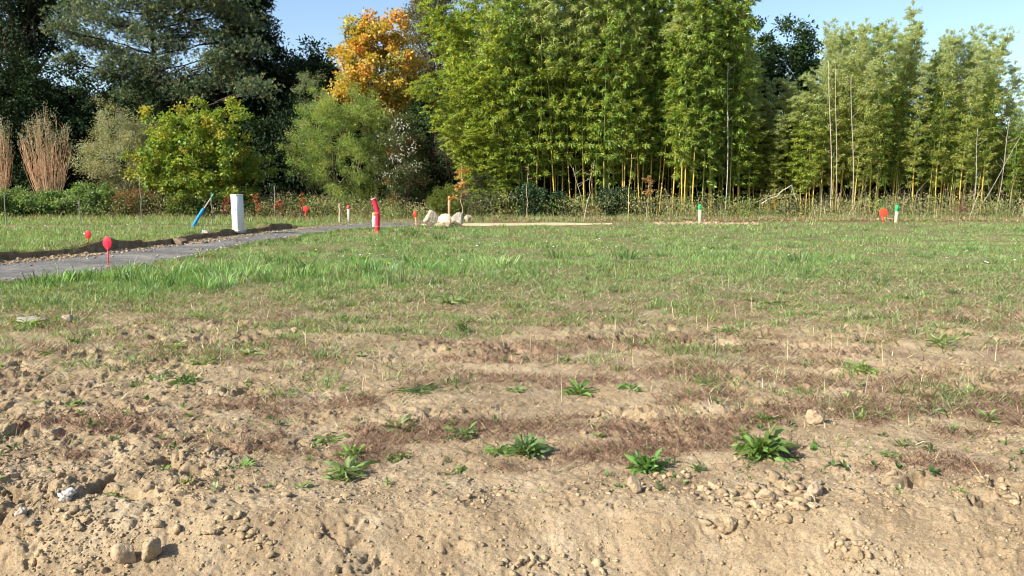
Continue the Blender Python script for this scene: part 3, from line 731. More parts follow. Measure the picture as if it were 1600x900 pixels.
pr = {
    'arch1': bamboo_proto(1, 12.5, (-3.6, -0.6), 0.6, BG, GOLD, length=1.25, lf=9),
    'arch2': bamboo_proto(2, 12.0, (-2.2, -1.0), 1.0, BG, GOLD, length=1.2, lf=9),
    'dense1': bamboo_proto(3, 13.0, (-0.7, -0.5), 2.2, BG, GOLD, lf=9, length=1.0, tipfine=True),
    'dense2': bamboo_proto(4, 13.5, (0.4, -0.7), 3.5, BD, GOLD, lf=9, length=1.0),
    'dense3': bamboo_proto(5, 12.5, (-0.2, -0.9), 1.6, BD, GRN, lf=9, length=1.05),
    'light1': bamboo_proto(6, 11.5, (0.6, -0.3), 2.4, BP, GOLD, lf=7, length=0.72, tipfine=True, leafL=0.19, leafW=0.034, upb=1.3, nodes=40),
    'light2': bamboo_proto(7, 11.0, (-0.4, 0.3), 1.6, BP, TAN, lf=7, length=0.72, tipfine=True, leafL=0.19, leafW=0.034, upb=1.3, nodes=40),
    'light3': bamboo_proto(8, 11.5, (0.9, 0.2), 2.0, BD, GRN, lf=7, length=0.72, tipfine=True, leafL=0.19, leafW=0.034, upb=1.3, nodes=40),
}
used = set()
def put(kind, px, Y, top, rz, label, group):
    src = pr[kind]
    o = src if kind not in used else copy_tree(src)
    used.add(kind)
    H_ = at(px, top, Y)[2]; s = H_ / src["h"]
    x = xz(px, Y)
    o.location = (x, Y, hg(x, Y)); o.rotation_euler = (r.normal() * 0.025, r.normal() * 0.03, rz); k = 0.5 + 0.5 * s
    o.scale = (k, k, s); tag(o, label, "bamboo", group)
    return o
r = np.random.default_rng(500)
skyx = [640, 700, 740, 1000, 1120, 1150, 1165, 1180, 1200, 1262, 1275, 1295, 1320, 1345, 1375, 1392, 1402, 1410, 1425, 1440, 1462, 1482, 1500, 1520, 1528, 1545, 1565, 1600, 1700]
skyy = [150, 60, -40, -70, -50, -20, 40, 110, 100, 85, 60, 15, 35, 40, 15, -5, 20, 105, 60, 28, 55, 42, 70, 25, 45, 100, 120, 100, 100]
def rows(x0, x1, n, Y0, Y1, kinds, label, group, jt=14, sub=0, a0=-0.5, a1=0.5):
    xs = np.linspace(x0, x1, n) + r.normal(size=n) * (x1 - x0) / n * 0.45
    for x in xs:
        Y = Y0 + (Y1 - Y0) * r.random()
        top = np.interp(x, skyx, skyy) + abs(r.normal()) * jt + sub
        top = min(top, 230)
        put(kinds[r.integers(len(kinds))], x, Y, top, a0 + (a1 - a0) * r.random(), label, group)
gL = "arching bamboo at the left end of the tall stand"
rows(768, 825, 7, 41, 43.5, ['arch1', 'arch2'], "gold-culmed bamboo arching left out of the end of the tall stand", gL, 30, 10, -0.35, 0.35)
rows(745, 795, 5, 43, 45, ['arch2'], "gold-culmed bamboo arching left out of the end of the tall stand", gL, 10, 45, -0.6, 0.3)
rows(735, 795, 8, 40.4, 41.6, ['arch1', 'arch2'], "gold-culmed bamboo arching left out of the end of the tall stand", gL, 12, 135, -0.3, 0.4)
rows(760, 800, 3, 40.4, 41.2, ['arch1', 'arch2'], "gold-culmed bamboo arching left out of the end of the tall stand", gL, 12, 230, -0.3, 0.4)
gM = "culms of the tall dense bamboo stand in the middle"
rows(775, 1150, 40, 40.8, 42.8, ['dense1', 'dense2', 'dense3', 'dense1'], "tall leafy bamboo in the dense stand that runs out of the picture top", gM, 30, 0)
rows(760, 1150, 30, 42.8, 45.5, ['dense1', 'dense2', 'dense3'], "tall leafy bamboo in the dense stand that runs out of the picture top", gM, 20, 0)
rows(760, 1150, 22, 45.5, 48.5, ['dense2', 'dense3'], "tall leafy bamboo in the dense stand that runs out of the picture top", gM, 20, 0, 0, 6.28)
gN = "shorter bamboo in front of the round dark tree"
rows(1150, 1262, 15, 41.5, 44, ['light1', 'dense1', 'light2'], "shorter bamboo standing before the round dark tree", gN, 40, 20)
gR = "feathery pale-tipped bamboo in the right hand stand"
rows(1270, 1402, 28, 41.2, 45.5, ['light1', 'light2', 'light3', 'light1'], "feathery pale-tipped bamboo left of the sky gap in the lighter stand", gR, 26, 0)
rows(1270, 1400, 12, 45.5, 48, ['light3', 'dense3'], "feathery pale-tipped bamboo left of the sky gap in the lighter stand", gR, 20, 12, 0, 6.28)
gS = "bamboo right of the sky gap"
rows(1420, 1535, 24, 41.2, 45.5, ['light1', 'light2', 'light3'], "feathery bamboo right of the sky gap in the lighter stand", gS, 26, 0)
rows(1420, 1535, 10, 45.5, 48, ['light3', 'dense3'], "feathery bamboo right of the sky gap in the lighter stand", gS, 20, 18, 0, 6.28)
gT = "lower bamboo at the right picture edge"
rows(1540, 1680, 18, 41, 46.5, ['light2', 'light3', 'light1'], "lower bamboo at the right picture edge, before the pale leaning stems", gT, 22, 0)

# bare dead culms standing out pale
def bare(px0, py0, px1, py1, Y, label, rad=0.028, colr=(0.62, 0.54, 0.42)):
    a = at(px0, py0, Y); a[2] = 0.0; b_ = at(px1, py1, Y - 0.2)
    n = 22; t = np.linspace(0, 1, n)
    p = (b_ - a)[None] * t[:, None]; p[:, 0] += 0.07 * np.sin(t * 5)
    g = Geo(); rr = np.linspace(rad, rad * 0.5, n) * np.where(np.arange(n) % 2 == 0, 1.18, 1)
    g.tube(p, rr, 6, colr)
    rs = np.random.default_rng(int(px0))
    for q in range(5):
        k = rs.integers(8, n - 1)
        g.tube(wig(p[k], p[k] + np.array([rs.normal() * 0.3, rs.normal() * 0.1, 0.35]), 4, 0.02, rs), np.linspace(0.008, 0.003, 4), 4, colr)
    o = link("dead_bamboo", g.mesh("dead_bamboo", (M_CULM,), True), None, a)
    tag(o, label, "bamboo")
bare(1298, 320, 1297, 95, 40.6, "bleached bare bamboo culm, left one of the pair in the feathery stand", 0.021, (0.50, 0.44, 0.33))
bare(1305, 320, 1308, 108, 40.8, "bleached bare bamboo culm, right one of the pair in the feathery stand", 0.019, (0.48, 0.40, 0.27))
bare(1332, 322, 1332, 120, 40.6, "single grey bare bamboo culm right of the bleached pair", 0.02, (0.45, 0.4, 0.34))
bare(1133, 320, 1140, 98, 41.0, "thin white bare culm at the right end of the dense stand", 0.018, (0.6, 0.56, 0.5))
bare(1555, 322, 1580, 186, 40.5, "pale bare stem leaning right near the right picture edge", 0.017, (0.40, 0.36, 0.27))
bare(1521, 325, 1596, 215, 40.4, "long pale bare stem leaning far right near the right picture edge", 0.013, (0.38, 0.34, 0.26))
bare(1520, 320, 1530, 200, 41.2, "upright grey bare stem behind the leaning pale stems", 0.022, (0.4, 0.36, 0.3))
bare(912, 325, 898, 262, 40.4, "short pale bare culm leaning left in front of the dense bamboo", 0.018, (0.42, 0.37, 0.28))

# fallen pale branch and cut stumps by the wood edge
g = Geo(); a = at(1190, 318, 38.8); b_ = at(1237, 289, 38.6)
rs = np.random.default_rng(3)
g.tube(wig((0, 0, 0), b_ - a, 8, 0.05, rs), np.linspace(0.03, 0.02, 8), 6, (0.5, 0.46, 0.38))
g.tube(wig((b_ - a) * 0.5, (b_ - a) * 0.5 + np.array([-0.9, 0, -0.35]), 6, 0.05, rs), np.linspace(0.02, 0.01, 6), 5, (0.4, 0.36, 0.3))
g.tube(wig((b_ - a), (b_ - a) + np.array([0.25, 0, -0.75]), 6, 0.05, rs), np.linspace(0.02, 0.01, 6), 5, (0.4, 0.36, 0.3))
tag(link("branch", g.mesh("branch", (M_BARK,), True), None, a), "pale fallen branch propped slanting before the round dark tree", "branch")

# ------------------------------------------------------------ blades, straw and threads
def blades(P, h, w, az, lean, curl, col, rootcol=None):
    """each blade: a bent tapering strip (quad and tip triangle)"""
    n = len(P); d = np.stack([np.cos(az), np.sin(az), np.zeros(n)], -1); s = np.stack([-np.sin(az), np.cos(az), np.zeros(n)], -1)
    fa = rng.random(n) * 3.14; s = np.stack([np.cos(fa), np.sin(fa), np.zeros(n)], -1)
    up = np.array([0, 0, 1.0])
    h_ = h[:, None]; w_ = (w * 0.5)[:, None]
    l = lean[:, None]; c = curl[:, None]
    m = P + h_ * 0.55 * (up * np.cos(l) + d * np.sin(l))
    t = m + h_ * 0.5 * (up * np.cos(l + c) + d * np.sin(l + c))
    V = np.empty((n, 5, 3)); V[:, 0] = P - s * w_; V[:, 1] = P + s * w_; V[:, 2] = m + s * w_ * 0.8; V[:, 3] = m - s * w_ * 0.8; V[:, 4] = t
    b5 = np.arange(n)[:, None] * 5
    return V.reshape(-1, 3), b5 + np.array([[3, 2, 4]]), b5 + np.array([[0, 1, 2, 3]]), np.repeat(col, 5, 0)
def sample(n, y0, y1, p=2.0):
    n = int(n * 1.25); u = rng.random(n); e = 1 - p
    if abs(e) < 1e-6: y = y0 * (y1 / y0) ** u
    else: y = (y0 ** e + u * (y1 ** e - y0 ** e)) ** (1 / e)
    x = (rng.random(n) * 2 - 1) * (0.68 * y + 2.7)
    return x, y
def offpath(x, y, m=0.0):
    on = (x > xL(y) - 0.9 - m) & (x < xR(y) + 0.02 + m) & (y < 34.8)
    sandp = (x > sx[0]) & (x < sx[-1] - 1.0) & (np.abs(y - np.interp(x, sx, cy_)) < 0.9)
    return ~(on | sandp)
GREENS = np.array([(0.16, 0.29, 0.075), (0.21, 0.34, 0.10), (0.31, 0.41, 0.17), (0.09, 0.18, 0.045)])
OLIVE = np.array([(0.25, 0.26, 0.09), (0.32, 0.30, 0.13), (0.19, 0.22, 0.07)])
STRAW = np.array([(0.42, 0.35, 0.19), (0.33, 0.26, 0.13), (0.52, 0.46, 0.29), (0.20, 0.14, 0.075), (0.28, 0.26, 0.11)])
# zone weights
def lush(x, y):
    n = fbm(x * 0.35, y * 0.5, 5, 4); n2 = fbm(x * 1.3, y * 1.8, 1, 3)
    L_ = sst(11.5, 17.5, y + 4.5 * (n - 0.5) + 2.0 * sst(1.0, -3.0, x)) if True else 0
    return np.clip(L_ * (0.72 + 0.6 * (n2 - 0.4)), 0, 1)
g = Geo()
x, y = sample(330000, 10.5, 37.5, 1.7)
lw = lush(x, y); k = (rng.random(len(x)) < lw) & offpath(x, y); x, y, lw = x[k], y[k], lw[k]
# the far strip by the wood is patchy
k = (rng.random(len(x)) < 1 - 0.75 * sst(33.5, 34.5, y) * sst(0.42, 0.55, fbm(x * 0.6, y * 1.5, 3, 3))); x, y, lw = x[k], y[k], lw[k]
n = len(x); tall = fbm(x * 0.9 + 3, y * 0.9, 4, 3)
h = (0.035 + 0.085 * sst(0.35, 0.7, tall)) * (0.6 + 0.8 * rng.random(n)) * (1 + 0.25 * sst(20, 30, y))
w = (0.004 + 0.00042 * y) * (0.7 + 0.6 * rng.random(n))
drym = sst(0.48, 0.62, fbm(x * 0.5 + 8, y * 1.0, 9, 4))[:, None]
cg = pick(GREENS, n, 0.2); co = pick(np.vstack([OLIVE, STRAW[:2]]), n, 0.2)
isdry = (rng.random((n, 1)) < 0.08 + 0.34 * drym)
col = np.where(isdry, co, cg) * (0.85 + 0.40 * lw[:, None])
g.add(*blades(np.stack([x, y, hgt(x, y) - 0.01], -1), h, w, rng.random(n) * 6.28, 0.2 + rng.random(n) * 0.8, rng.random(n) * 0.9, col))
# tufts of tall grass
ntf = 520
tx, ty = sample(ntf * 3, 11.8, 36, 1.9)
k = offpath(tx, ty, 0.05) & (rng.random(len(tx)) < lush(tx, ty) * (0.4 + 0.9 * sst(0.5, -3, tx)))
tx, ty = tx[k][:ntf], ty[k][:ntf]
hand_t = [gp(*p) for p in ((215, 432), (235, 440), (205, 440), (255, 430), (330, 432), (345, 425), (380, 420), (400, 428), (450, 432), (480, 420), (520, 425), (560, 415), (600, 425), (640, 410), (700, 432), (610, 372), (640, 368), (690, 375), (120, 440), (60, 446), (90, 444), (275, 445), (300, 440), (320, 450), (290, 425), (360, 436), (420, 440), (440, 415), (470, 435), (500, 432), (540, 436), (580, 430), (625, 440), (660, 420), (200, 428), (225, 448), (245, 450), (265, 436), (350, 445), (385, 432), (1250, 410), (1180, 405), (980, 405), (900, 400), (870, 405), (780, 415), (150, 438), (180, 436))]
sc_t = np.concatenate([np.full(len(tx), 0.75), np.full(len(hand_t), 1.6)])
tx = np.concatenate([tx, [p[0] for p in hand_t]]); ty = np.concatenate([ty, [p[1] for p in hand_t]])
m_ = 42
bx = np.repeat(tx, m_) + rng.normal(size=len(tx) * m_) * 0.09 * np.repeat(sc_t, m_); by = np.repeat(ty, m_) + rng.normal(size=len(tx) * m_) * 0.09
n = len(bx); sc_ = np.repeat(sc_t, m_)
az = np.arctan2(by - np.repeat(ty, m_), bx - np.repeat(tx, m_))
g.add(*blades(np.stack([bx, by, hgt(bx, by) - 0.01], -1), (0.12 + 0.16 * rng.random(n)) * sc_, (0.006 + 0.0003 * by) * sc_, az, 0.15 + 0.5 * rng.random(n), 0.4 + 0.8 * rng.random(n),
              np.repeat(pick(GREENS, len(tx), 0.15) * (1 + 0.15 * (sc_t > 1))[:, None], m_, 0) * (0.8 + 0.4 * rng.random((n, 1)))))
# mid-field green blades
x, y = sample(330000, 4.3, 17.5, 1.75)
c_ = cover(x, y); gm = 0.5 * fbm(x * 1.7 + 11, y * 2.4, 8, 4) + 0.5 * fbm(x * 5.1 + 1, y * 6.4, 2, 3)
pr_ = c_ * (0.20 + 1.2 * sst(0.44, 0.56, gm)) * sst(4.3, 7.0, y)
k = (rng.random(len(x)) < pr_) & offpath(x, y); x, y, gm = x[k], y[k], gm[k]; n = len(x)
h = (0.025 + 0.055 * rng.random(n)) * (0.6 + 0.9 * sst(0.5, 0.65, gm)); w = (0.003 + 0.0006 * y) * (0.7 + 0.6 * rng.random(n))
col = np.where(rng.random((n, 1)) < 0.66, pick(GREENS[:3], n, 0.2), pick(OLIVE, n, 0.2))
g.add(*blades(np.stack([x, y, hgt(x, y) - 0.004], -1), h, w, rng.random(n) * 6.28, 0.2 + rng.random(n) * 1.0, rng.random(n) * 0.9, col))
tx, ty = sample(3600, 5.0, 16, 1.75)
kk = offpath(tx, ty) & (rng.random(len(tx)) < cover(tx, ty) * (0.15 + 1.0 * sst(0.46, 0.62, 0.5 * fbm(tx * 1.7 + 11, ty * 2.4, 8, 4) + 0.5 * fbm(tx * 5.1 + 1, ty * 6.4, 2, 3)))); tx, ty = tx[kk], ty[kk]
tn = rng.integers(10, 34, len(tx)); ti = np.repeat(np.arange(len(tx)), tn); ts = (0.4 + 0.9 * rng.random(len(tx)))[ti]
bx = tx[ti] + rng.normal(size=len(ti)) * 0.045 * ts; by = ty[ti] + rng.normal(size=len(ti)) * 0.045 * ts; n = len(bx)
tc_ = np.where(rng.random((len(tx), 1)) < 0.7, pick(GREENS, len(tx), 0.2) * 0.8, pick(OLIVE, len(tx), 0.2))[ti] * (0.7 + 0.6 * rng.random((n, 1)))
g.add(*blades(np.stack([bx, by, hgt(bx, by) - 0.006], -1), (0.05 + 0.09 * rng.random(n)) * ts, (0.004 + 0.0005 * by), np.arctan2(by - ty[ti], bx - tx[ti]), 0.2 + 0.8 * rng.random(n), 0.3 + 0.9 * rng.random(n), tc_))
# seedlings
tx, ty = sample(900, 4.05, 9.5, 1.8); kk = rng.random(len(tx)) < 0.25 + 0.75 * sst(0.45, 0.6, fbm(tx * 1.2, ty * 1.7, 4, 3)); tx, ty = tx[kk], ty[kk]
tn = rng.integers(4, 10, len(tx)); ti = np.repeat(np.arange(len(tx)), tn); n = len(ti); sz_ = (0.5 + 1.3 * rng.random(len(tx)) ** 2)[ti]
P = np.stack([tx[ti], ty[ti], hgt(tx, ty)[ti] + 0.004], -1) + rng.normal(size=(n, 3)) * np.array([0.008, 0.008, 0.0])
D = rdir(n); D[:, 2] = np.abs(D[:, 2]) * 0.7 + 0.1
V, Q, Cc = leaf_geo(P, D, np.array([0, 0, 1.0]) + rdir(n) * 0.4, 0.035 * sz_, 0.012 * sz_, pick(GREENS, len(tx), 0.2)[ti] * 0.85, 0.1, 0.55); g.add(V, None, Q, Cc)
# tufts hanging over both edges of the path
ty = 13 + 19 * rng.random(420); lft = rng.random(420) < 0.45
tx = np.where(lft, xL(ty) + bank_w(ty) - 0.80 - 0.15 * rng.random(420), xR(ty) + 0.02 + 0.28 * rng.normal(size=420) ** 2)
ti = np.repeat(np.arange(420), 26); n = len(ti); ts = (0.4 + 0.8 * rng.random(420))[ti]
bx = tx[ti] + rng.normal(size=n) * 0.07; by = ty[ti] + rng.normal(size=n) * 0.07
g.add(*blades(np.stack([bx, by, hgt(bx, by) - 0.01], -1), (0.08 + 0.14 * rng.random(n)) * ts, 0.005 + 0.0004 * by, rng.random(n) * 6.28, 0.3 + 0.9 * rng.random(n), 0.4 + 0.8 * rng.random(n), pick(np.vstack([GREENS, OLIVE]), 420, 0.2)[ti] * (0.7 + 0.6 * rng.random((n, 1)))))
# left lawn beyond the trench
x, y = sample(90000, 15, 39, 1.6); k = x < xL(y) - 0.80 - 0.35 * fbm(x * 1.3, y * 1.3, 5, 3); x, y = x[k], y[k]; n = len(x)
k = rng.random(n) < 0.95; x, y = x[k], y[k]; n = len(x)
col = np.where(rng.random((n, 1)) < 0.72, pick(GREENS[:3], n, 0.2), pick(np.vstack([OLIVE, STRAW[:1]]), n, 0.2))
g.add(*blades(np.stack([x, y, hgt(x, y) - 0.01], -1), (0.08 + 0.12 * rng.random(n)), (0.004 + 0.00045 * y), rng.random(n) * 6.28, rng.random(n) * 0.7, rng.random(n) * 0.9, col))
# small white and yellow flower heads in the turf
x, y = sample(170, 15, 33, 1.5); k = offpath(x, y); x, y = x[k], y[k]; n = len(x)
V, Q, Cc = leaf_geo(np.stack([x, y, hgt(x, y) + 0.16 + 0.08 * rng.random(n)], -1), rdir(n) * np.array([1, 1, 0.2]), np.tile([0, -0.5, 1.0], (n, 1)) + 0.2 * rdir(n), 0.055, 0.05, pick([(0.75, 0.75, 0.7), (0.7, 0.7, 0.66), (0.75, 0.6, 0.06)], n, 0.05), 0.05)
g.add(V, None, Q, Cc)
# weeds along the foot of the wood
x = (rng.random(26000) * 2 - 1) * 30; y = 36.2 + rng.random(26000) * 3.5; n = len(x)
k = rng.random(n) < sst(0.35, 0.6, fbm(x * 0.7, y * 0.9, 6, 3)); x, y = x[k], y[k]; n = len(x)
col = np.where(rng.random((n, 1)) < 0.45, pick(GREENS[:3], n, 0.2), pick(np.vstack([OLIVE, STRAW]), n, 0.2))
g.add(*blades(np.stack([x, y, hgt(x, y) - 0.01], -1), 0.1 + 0.3 * rng.random(n), np.full(n, 0.018), rng.random(n) * 6.28, rng.random(n) * 0.6, rng.random(n) * 0.9, col))
tag(link("grass", g.mesh("grass", (M_GRASS,))), "green and olive grass growing over the field and verge", "grass", kind="stuff")

g = Geo()
x, y = sample(210000, 4.0, 20, 1.75)
k = (rng.random(len(x)) < np.clip(cover(x, y) * 1.2 + 0.14, 0, 1) * sst(3.9, 6.5, y) * (1 - 0.8 * sst(14, 18, y))) & offpath(x, y); x, y = x[k], y[k]; n = len(x)
g.add(*blades(np.stack([x, y, hgt(x, y) + 0.003], -1), 0.04 + 0.09 * rng.random(n) ** 1.5, (0.0022 + 0.0005 * y) * (0.6 + 0.8 * rng.random(n)), rng.random(n) * 6.28, 0.85 + 0.65 * rng.random(n), 0.5 * rng.random(n), pick(STRAW, n, 0.22)))
# longer bleached stalks lying about
x, y = sample(620, 4.2, 18, 1.9); k = offpath(x, y) & (cover(x, y) > 0.12); x, y = x[k], y[k]; n = len(x)
g.add(*blades(np.stack([x, y, hgt(x, y) + 0.012], -1), 0.12 + 0.22 * rng.random(n), 0.003 + 0.0004 * y, rng.random(n) * 6.28, 1.15 + 0.4 * rng.random(n), 0.3 * rng.random(n), pick([(0.60, 0.52, 0.38), (0.5, 0.42, 0.28), (0.66, 0.62, 0.52)], n, 0.1)))
# a few upright dead stalks
x, y = sample(260, 6, 22, 1.7); k = offpath(x, y); x, y = x[k], y[k]; n = len(x)
g.add(*blades(np.stack([x, y, hgt(x, y)], -1), 0.12 + 0.16 * rng.random(n), 0.003 + 0.0004 * y, rng.random(n) * 6.28, 0.3 * rng.random(n), 0.3 * rng.random(n), pick([(0.55, 0.46, 0.3), (0.5, 0.42, 0.28)], n, 0.1)))
tag(link("straw", g.mesh("straw", (M_STRAW,))), "dead straw and bleached grass stalks lying over the field", "straw", kind="stuff")

g = Geo()
x, y = sample(120000, 4.1, 12, 1.8)
k = rng.random(len(x)) < redmat(x, y) * 0.95 + 0.015; x, y = x[k], y[k]; n = len(x)
g.add(*blades(np.stack([x, y, hgt(x, y) + 0.006], -1), 0.05 + 0.09 * rng.random(n), 0.0016 + 0.0004 * y, rng.random(n) * 6.28, 0.7 + 0.6 * rng.random(n), 0.5 + 0.7 * rng.random(n),
              pick([(0.16, 0.075, 0.048), (0.23, 0.12, 0.08), (0.09, 0.045, 0.032), (0.36, 0.26, 0.16)], n, 0.3)))
tag(link("dry_weeds", g.mesh("dry_weeds", (M_STRAW,))), "reddish brown dried weed mats flat on the sandy soil", "dry weeds", kind="stuff")

# undergrowth along the wood's foot
g = Geo()
n = 6500; x = (rng.random(n) * 2 - 1) * 32; y = 38.6 + 4.0 * rng.random(n); right = sst(3, 9, x)
kk_ = rng.random(n) < (0.10 + 0.30 * right) * (0.3 + 1.4 * sst(0.4, 0.6, fbm(x * 0.8, y * 0.8, 3, 3))); x, y, right = x[kk_], y[kk_], right[kk_]; n = len(x)
h = (0.3 + 1.5 * rng.random(n) ** 2.2) * (0.5 + 0.7 * right) * (0.6 + 0.9 * fbm(x * 1.3, y * 0 + 2, 5, 3))
g.add(*blades(np.stack([x, y, np.full(n, -0.05)], -1), h, np.full(n, 0.022), rng.random(n) * 6.28, 0.5 * rng.random(n), 1.0 * rng.random(n), pick([(0.38, 0.31, 0.19), (0.28, 0.22, 0.13), (0.48, 0.42, 0.28), (0.22, 0.22, 0.10)], n, 0.2)))
nc = 1500; cx_ = (rng.random(nc) * 2 - 1) * 32; cy2 = 39.0 + 3.5 * rng.random(nc); cz_ = 0.1 + (0.35 + 1.2 * fbm(cx_ * 0.9, cy2 * 0, 4, 3)) * rng.random(nc) ** 1.5
P = np.repeat(np.stack([cx_, cy2, cz_], -1), 42, 0) + rng.normal(size=(nc * 42, 3)) * np.array([0.3, 0.3, 0.16]); P[:, 2] = np.abs(P[:, 2])
ccol = np.repeat(pick([(0.22, 0.28, 0.07), (0.26, 0.23, 0.10), (0.14, 0.20, 0.06), (0.36, 0.31, 0.15)], nc, 0.15), 42, 0) * (0.75 + 0.5 * rng.random((nc * 42, 1)))
V, Q, Cc = leaf_geo(P, rdir(len(P)) + np.array([0, 0, 0.3]), rdir(len(P)) + np.array([0, 0, 0.6]), 0.10, 0.045, ccol); g.add(V, None, Q, Cc)
# leaf litter under the bamboo
n = 16000; x = xz(760, 37) + rng.random(n) * 26; y = 36.3 + 4 * rng.random(n)
V, Q, Cc = leaf_geo(np.stack([x, y, hgt(x, y) + 0.02 + 0.05 * rng.random(n)], -1), rdir(n) * np.array([1, 1, 0.3]), rdir(n) * 0.4 + np.array([0, 0, 1.0]), 0.11, 0.06, pick([(0.42, 0.30, 0.18), (0.5, 0.40, 0.26), (0.30, 0.19, 0.10), (0.36, 0.22, 0.12)], n, 0.15)); g.add(V, None, Q, Cc)
tag(link("undergrowth", g.mesh("undergrowth", (M_STRAW,))), "dry stems, low brambles and leaf litter along the foot of the wood", "undergrowth", kind="stuff")

# ------------------------------------------------------------ clods
PHI = (1 + 5 ** 0.5) / 2
ICO = unit(np.array([(-1, PHI, 0), (1, PHI, 0), (-1, -PHI, 0), (1, -PHI, 0), (0, -1, PHI), (0, 1, PHI), (0, -1, -PHI), (0, 1, -PHI), (PHI, 0, -1), (PHI, 0, 1), (-PHI, 0, -1), (-PHI, 0, 1)]))
ICOF = np.array([(0, 11, 5), (0, 5, 1), (0, 1, 7), (0, 7, 10), (0, 10, 11), (1, 5, 9), (5, 11, 4), (11, 10, 2), (10, 7, 6), (7, 1, 8), (3, 9, 4), (3, 4, 2), (3, 2, 6), (3, 6, 8), (3, 8, 9), (4, 9, 5), (2, 4, 11), (6, 2, 10), (8, 6, 7), (9, 8, 1)])
def subdiv(V, Fc):
    V = list(map(tuple, V)); d = {}; out = []
    def mid(a, b):
        key = (min(a, b), max(a, b))
        if key not in d:
            m = unit((np.array(V[a]) + np.array(V[b])) / 2); V.append(tuple(m)); d[key] = len(V) - 1
        return d[key]
    for a, b, c in Fc:
        x_, y_, z_ = mid(a, b), mid(b, c), mid(c, a); out += [(a, x_, z_), (b, y_, x_), (c, z_, y_), (x_, y_, z_)]
    return np.array(V), np.array(out)
I1V, I1F = subdiv(ICO, ICOF); I2V, I2F = subdiv(I1V, I1F); I3V, I3F = subdiv(I2V, I2F)
def clods(n, y0, y1, p, smin, smax, pw, SV, SF, maskf, hand=None):
    x, y = sample(n, y0, y1, p); k = (rng.random(len(x)) < maskf(x, y)) & offpath(x, y, 0.2); x, y = x[k], y[k]
    s = smin + (smax - smin) * rng.random(len(x)) ** pw
    if hand is not None:
        x = np.concatenate([x, hand[0]]); y = np.concatenate([y, hand[1]]); s = np.concatenate([s, hand[2]])
    n = len(x); z = hgt(x, y) + s * 0.12
    rad = np.ones((n, len(SV)))
    for _k in range(7 if len(SV) > 12 else 0):
        nn = rdir(n); dp = nn @ SV.T; off = 0.34 + 0.42 * rng.random((n, 1))
        rad = np.where(dp > off, np.minimum(rad, off / np.maximum(dp, 1e-3)), rad)
    R = SV[None] * (rad[..., None] + (0.13 if len(SV) > 12 else 0.27) * rng.normal(size=(n, len(SV), 1))) * s[:, None, None] * (1.3 if len(SV) > 12 else 1.0) * (np.array([1, 1, 0.7]) * (0.65 + 0.7 * rng.random((n, 3))))[:, None, :]
    a = rng.random(n) * 6.28; ca, sa = np.cos(a)[:, None], np.sin(a)[:, None]
    V = np.stack([R[..., 0] * ca - R[..., 1] * sa, R[..., 0] * sa + R[..., 1] * ca, R[..., 2]], -1) + np.stack([x, y, z], -1)[:, None]
    T = (np.arange(n)[:, None, None] * len(SV) + SF[None]).reshape(-1, 3)
    c = pick([(0.34, 0.25, 0.147), (0.37, 0.28, 0.168), (0.30, 0.22, 0.13)], n, 0.05, ch=0.012)
    return V.reshape(-1, 3), T, None, np.repeat(c, len(SV), 0)
def cmask(x, y):
    p_ = fbm(x * 0.9 + 9, y * 0.9, 9, 3); q_ = fbm(x * 3.1, y * 3.1, 2, 3); sl = sst(4.0, 3.8, y)
    p_ = p_ - 0.10 * sl + 0.10 * np.exp(-((y - 4.05) / 0.2) ** 2)
    return np.clip(sst(0.42, 0.6, p_) * sst(0.4, 0.6, q_) + 0.10, 0, 1) * soilness(x, y)
g = Geo()
g.add(*clods(95000, 2.7, 7.5, 2.0, 0.003, 0.011, 2.0, ICO, ICOF, lambda x, y: cmask(x, y) * 0.7 + 0.11 + 0.08 * sst(3.8, 4.0, y)))
g.add(*clods(4200, 2.7, 9.0, 2.0, 0.009, 0.026, 2.5, I1V, I1F, cmask))
hx, hy, hs = [], [], []
rs = np.random.default_rng(8)
for (px, py, n, sp, s0) in ((1215, 768, 60, 38, 0.026), (1150, 775, 46, 30, 0.022), (1060, 760, 30, 40, 0.022), (1240, 790, 30, 20, 0.020), (1200, 800, 24, 30, 0.02), (1580, 770, 30, 40, 0.018), (1330, 860, 26, 22, 0.018),
                            (350, 830, 34, 40, 0.016), (410, 850, 14, 20, 0.016), (540, 785, 16, 14, 0.016), (120, 800, 34, 30, 0.016), (60, 760, 40, 50, 0.016), (830, 880, 30, 26, 0.018), (70, 700, 60, 70, 0.016), (1570, 690, 24, 30, 0.02), (200, 650, 60, 110, 0.015), (770, 765, 18, 20, 0.016),
                            (1350, 790, 30, 50, 0.014), (1140, 820, 14, 16, 0.024), (920, 885, 14, 26, 0.016)):
    for q in range(n):
        x_, y_ = gp(px + rs.normal() * sp, py + rs.normal() * sp * 0.35)
        hx.append(x_); hy.append(y_); hs.append(s0 * (0.4 + 1.1 * rs.random() ** 1.5))
g.add(*clods(10, 3, 5, 2, 0.01, 0.02, 1, I1V, I1F, cmask, (np.array(hx), np.array(hy), np.array(hs))))
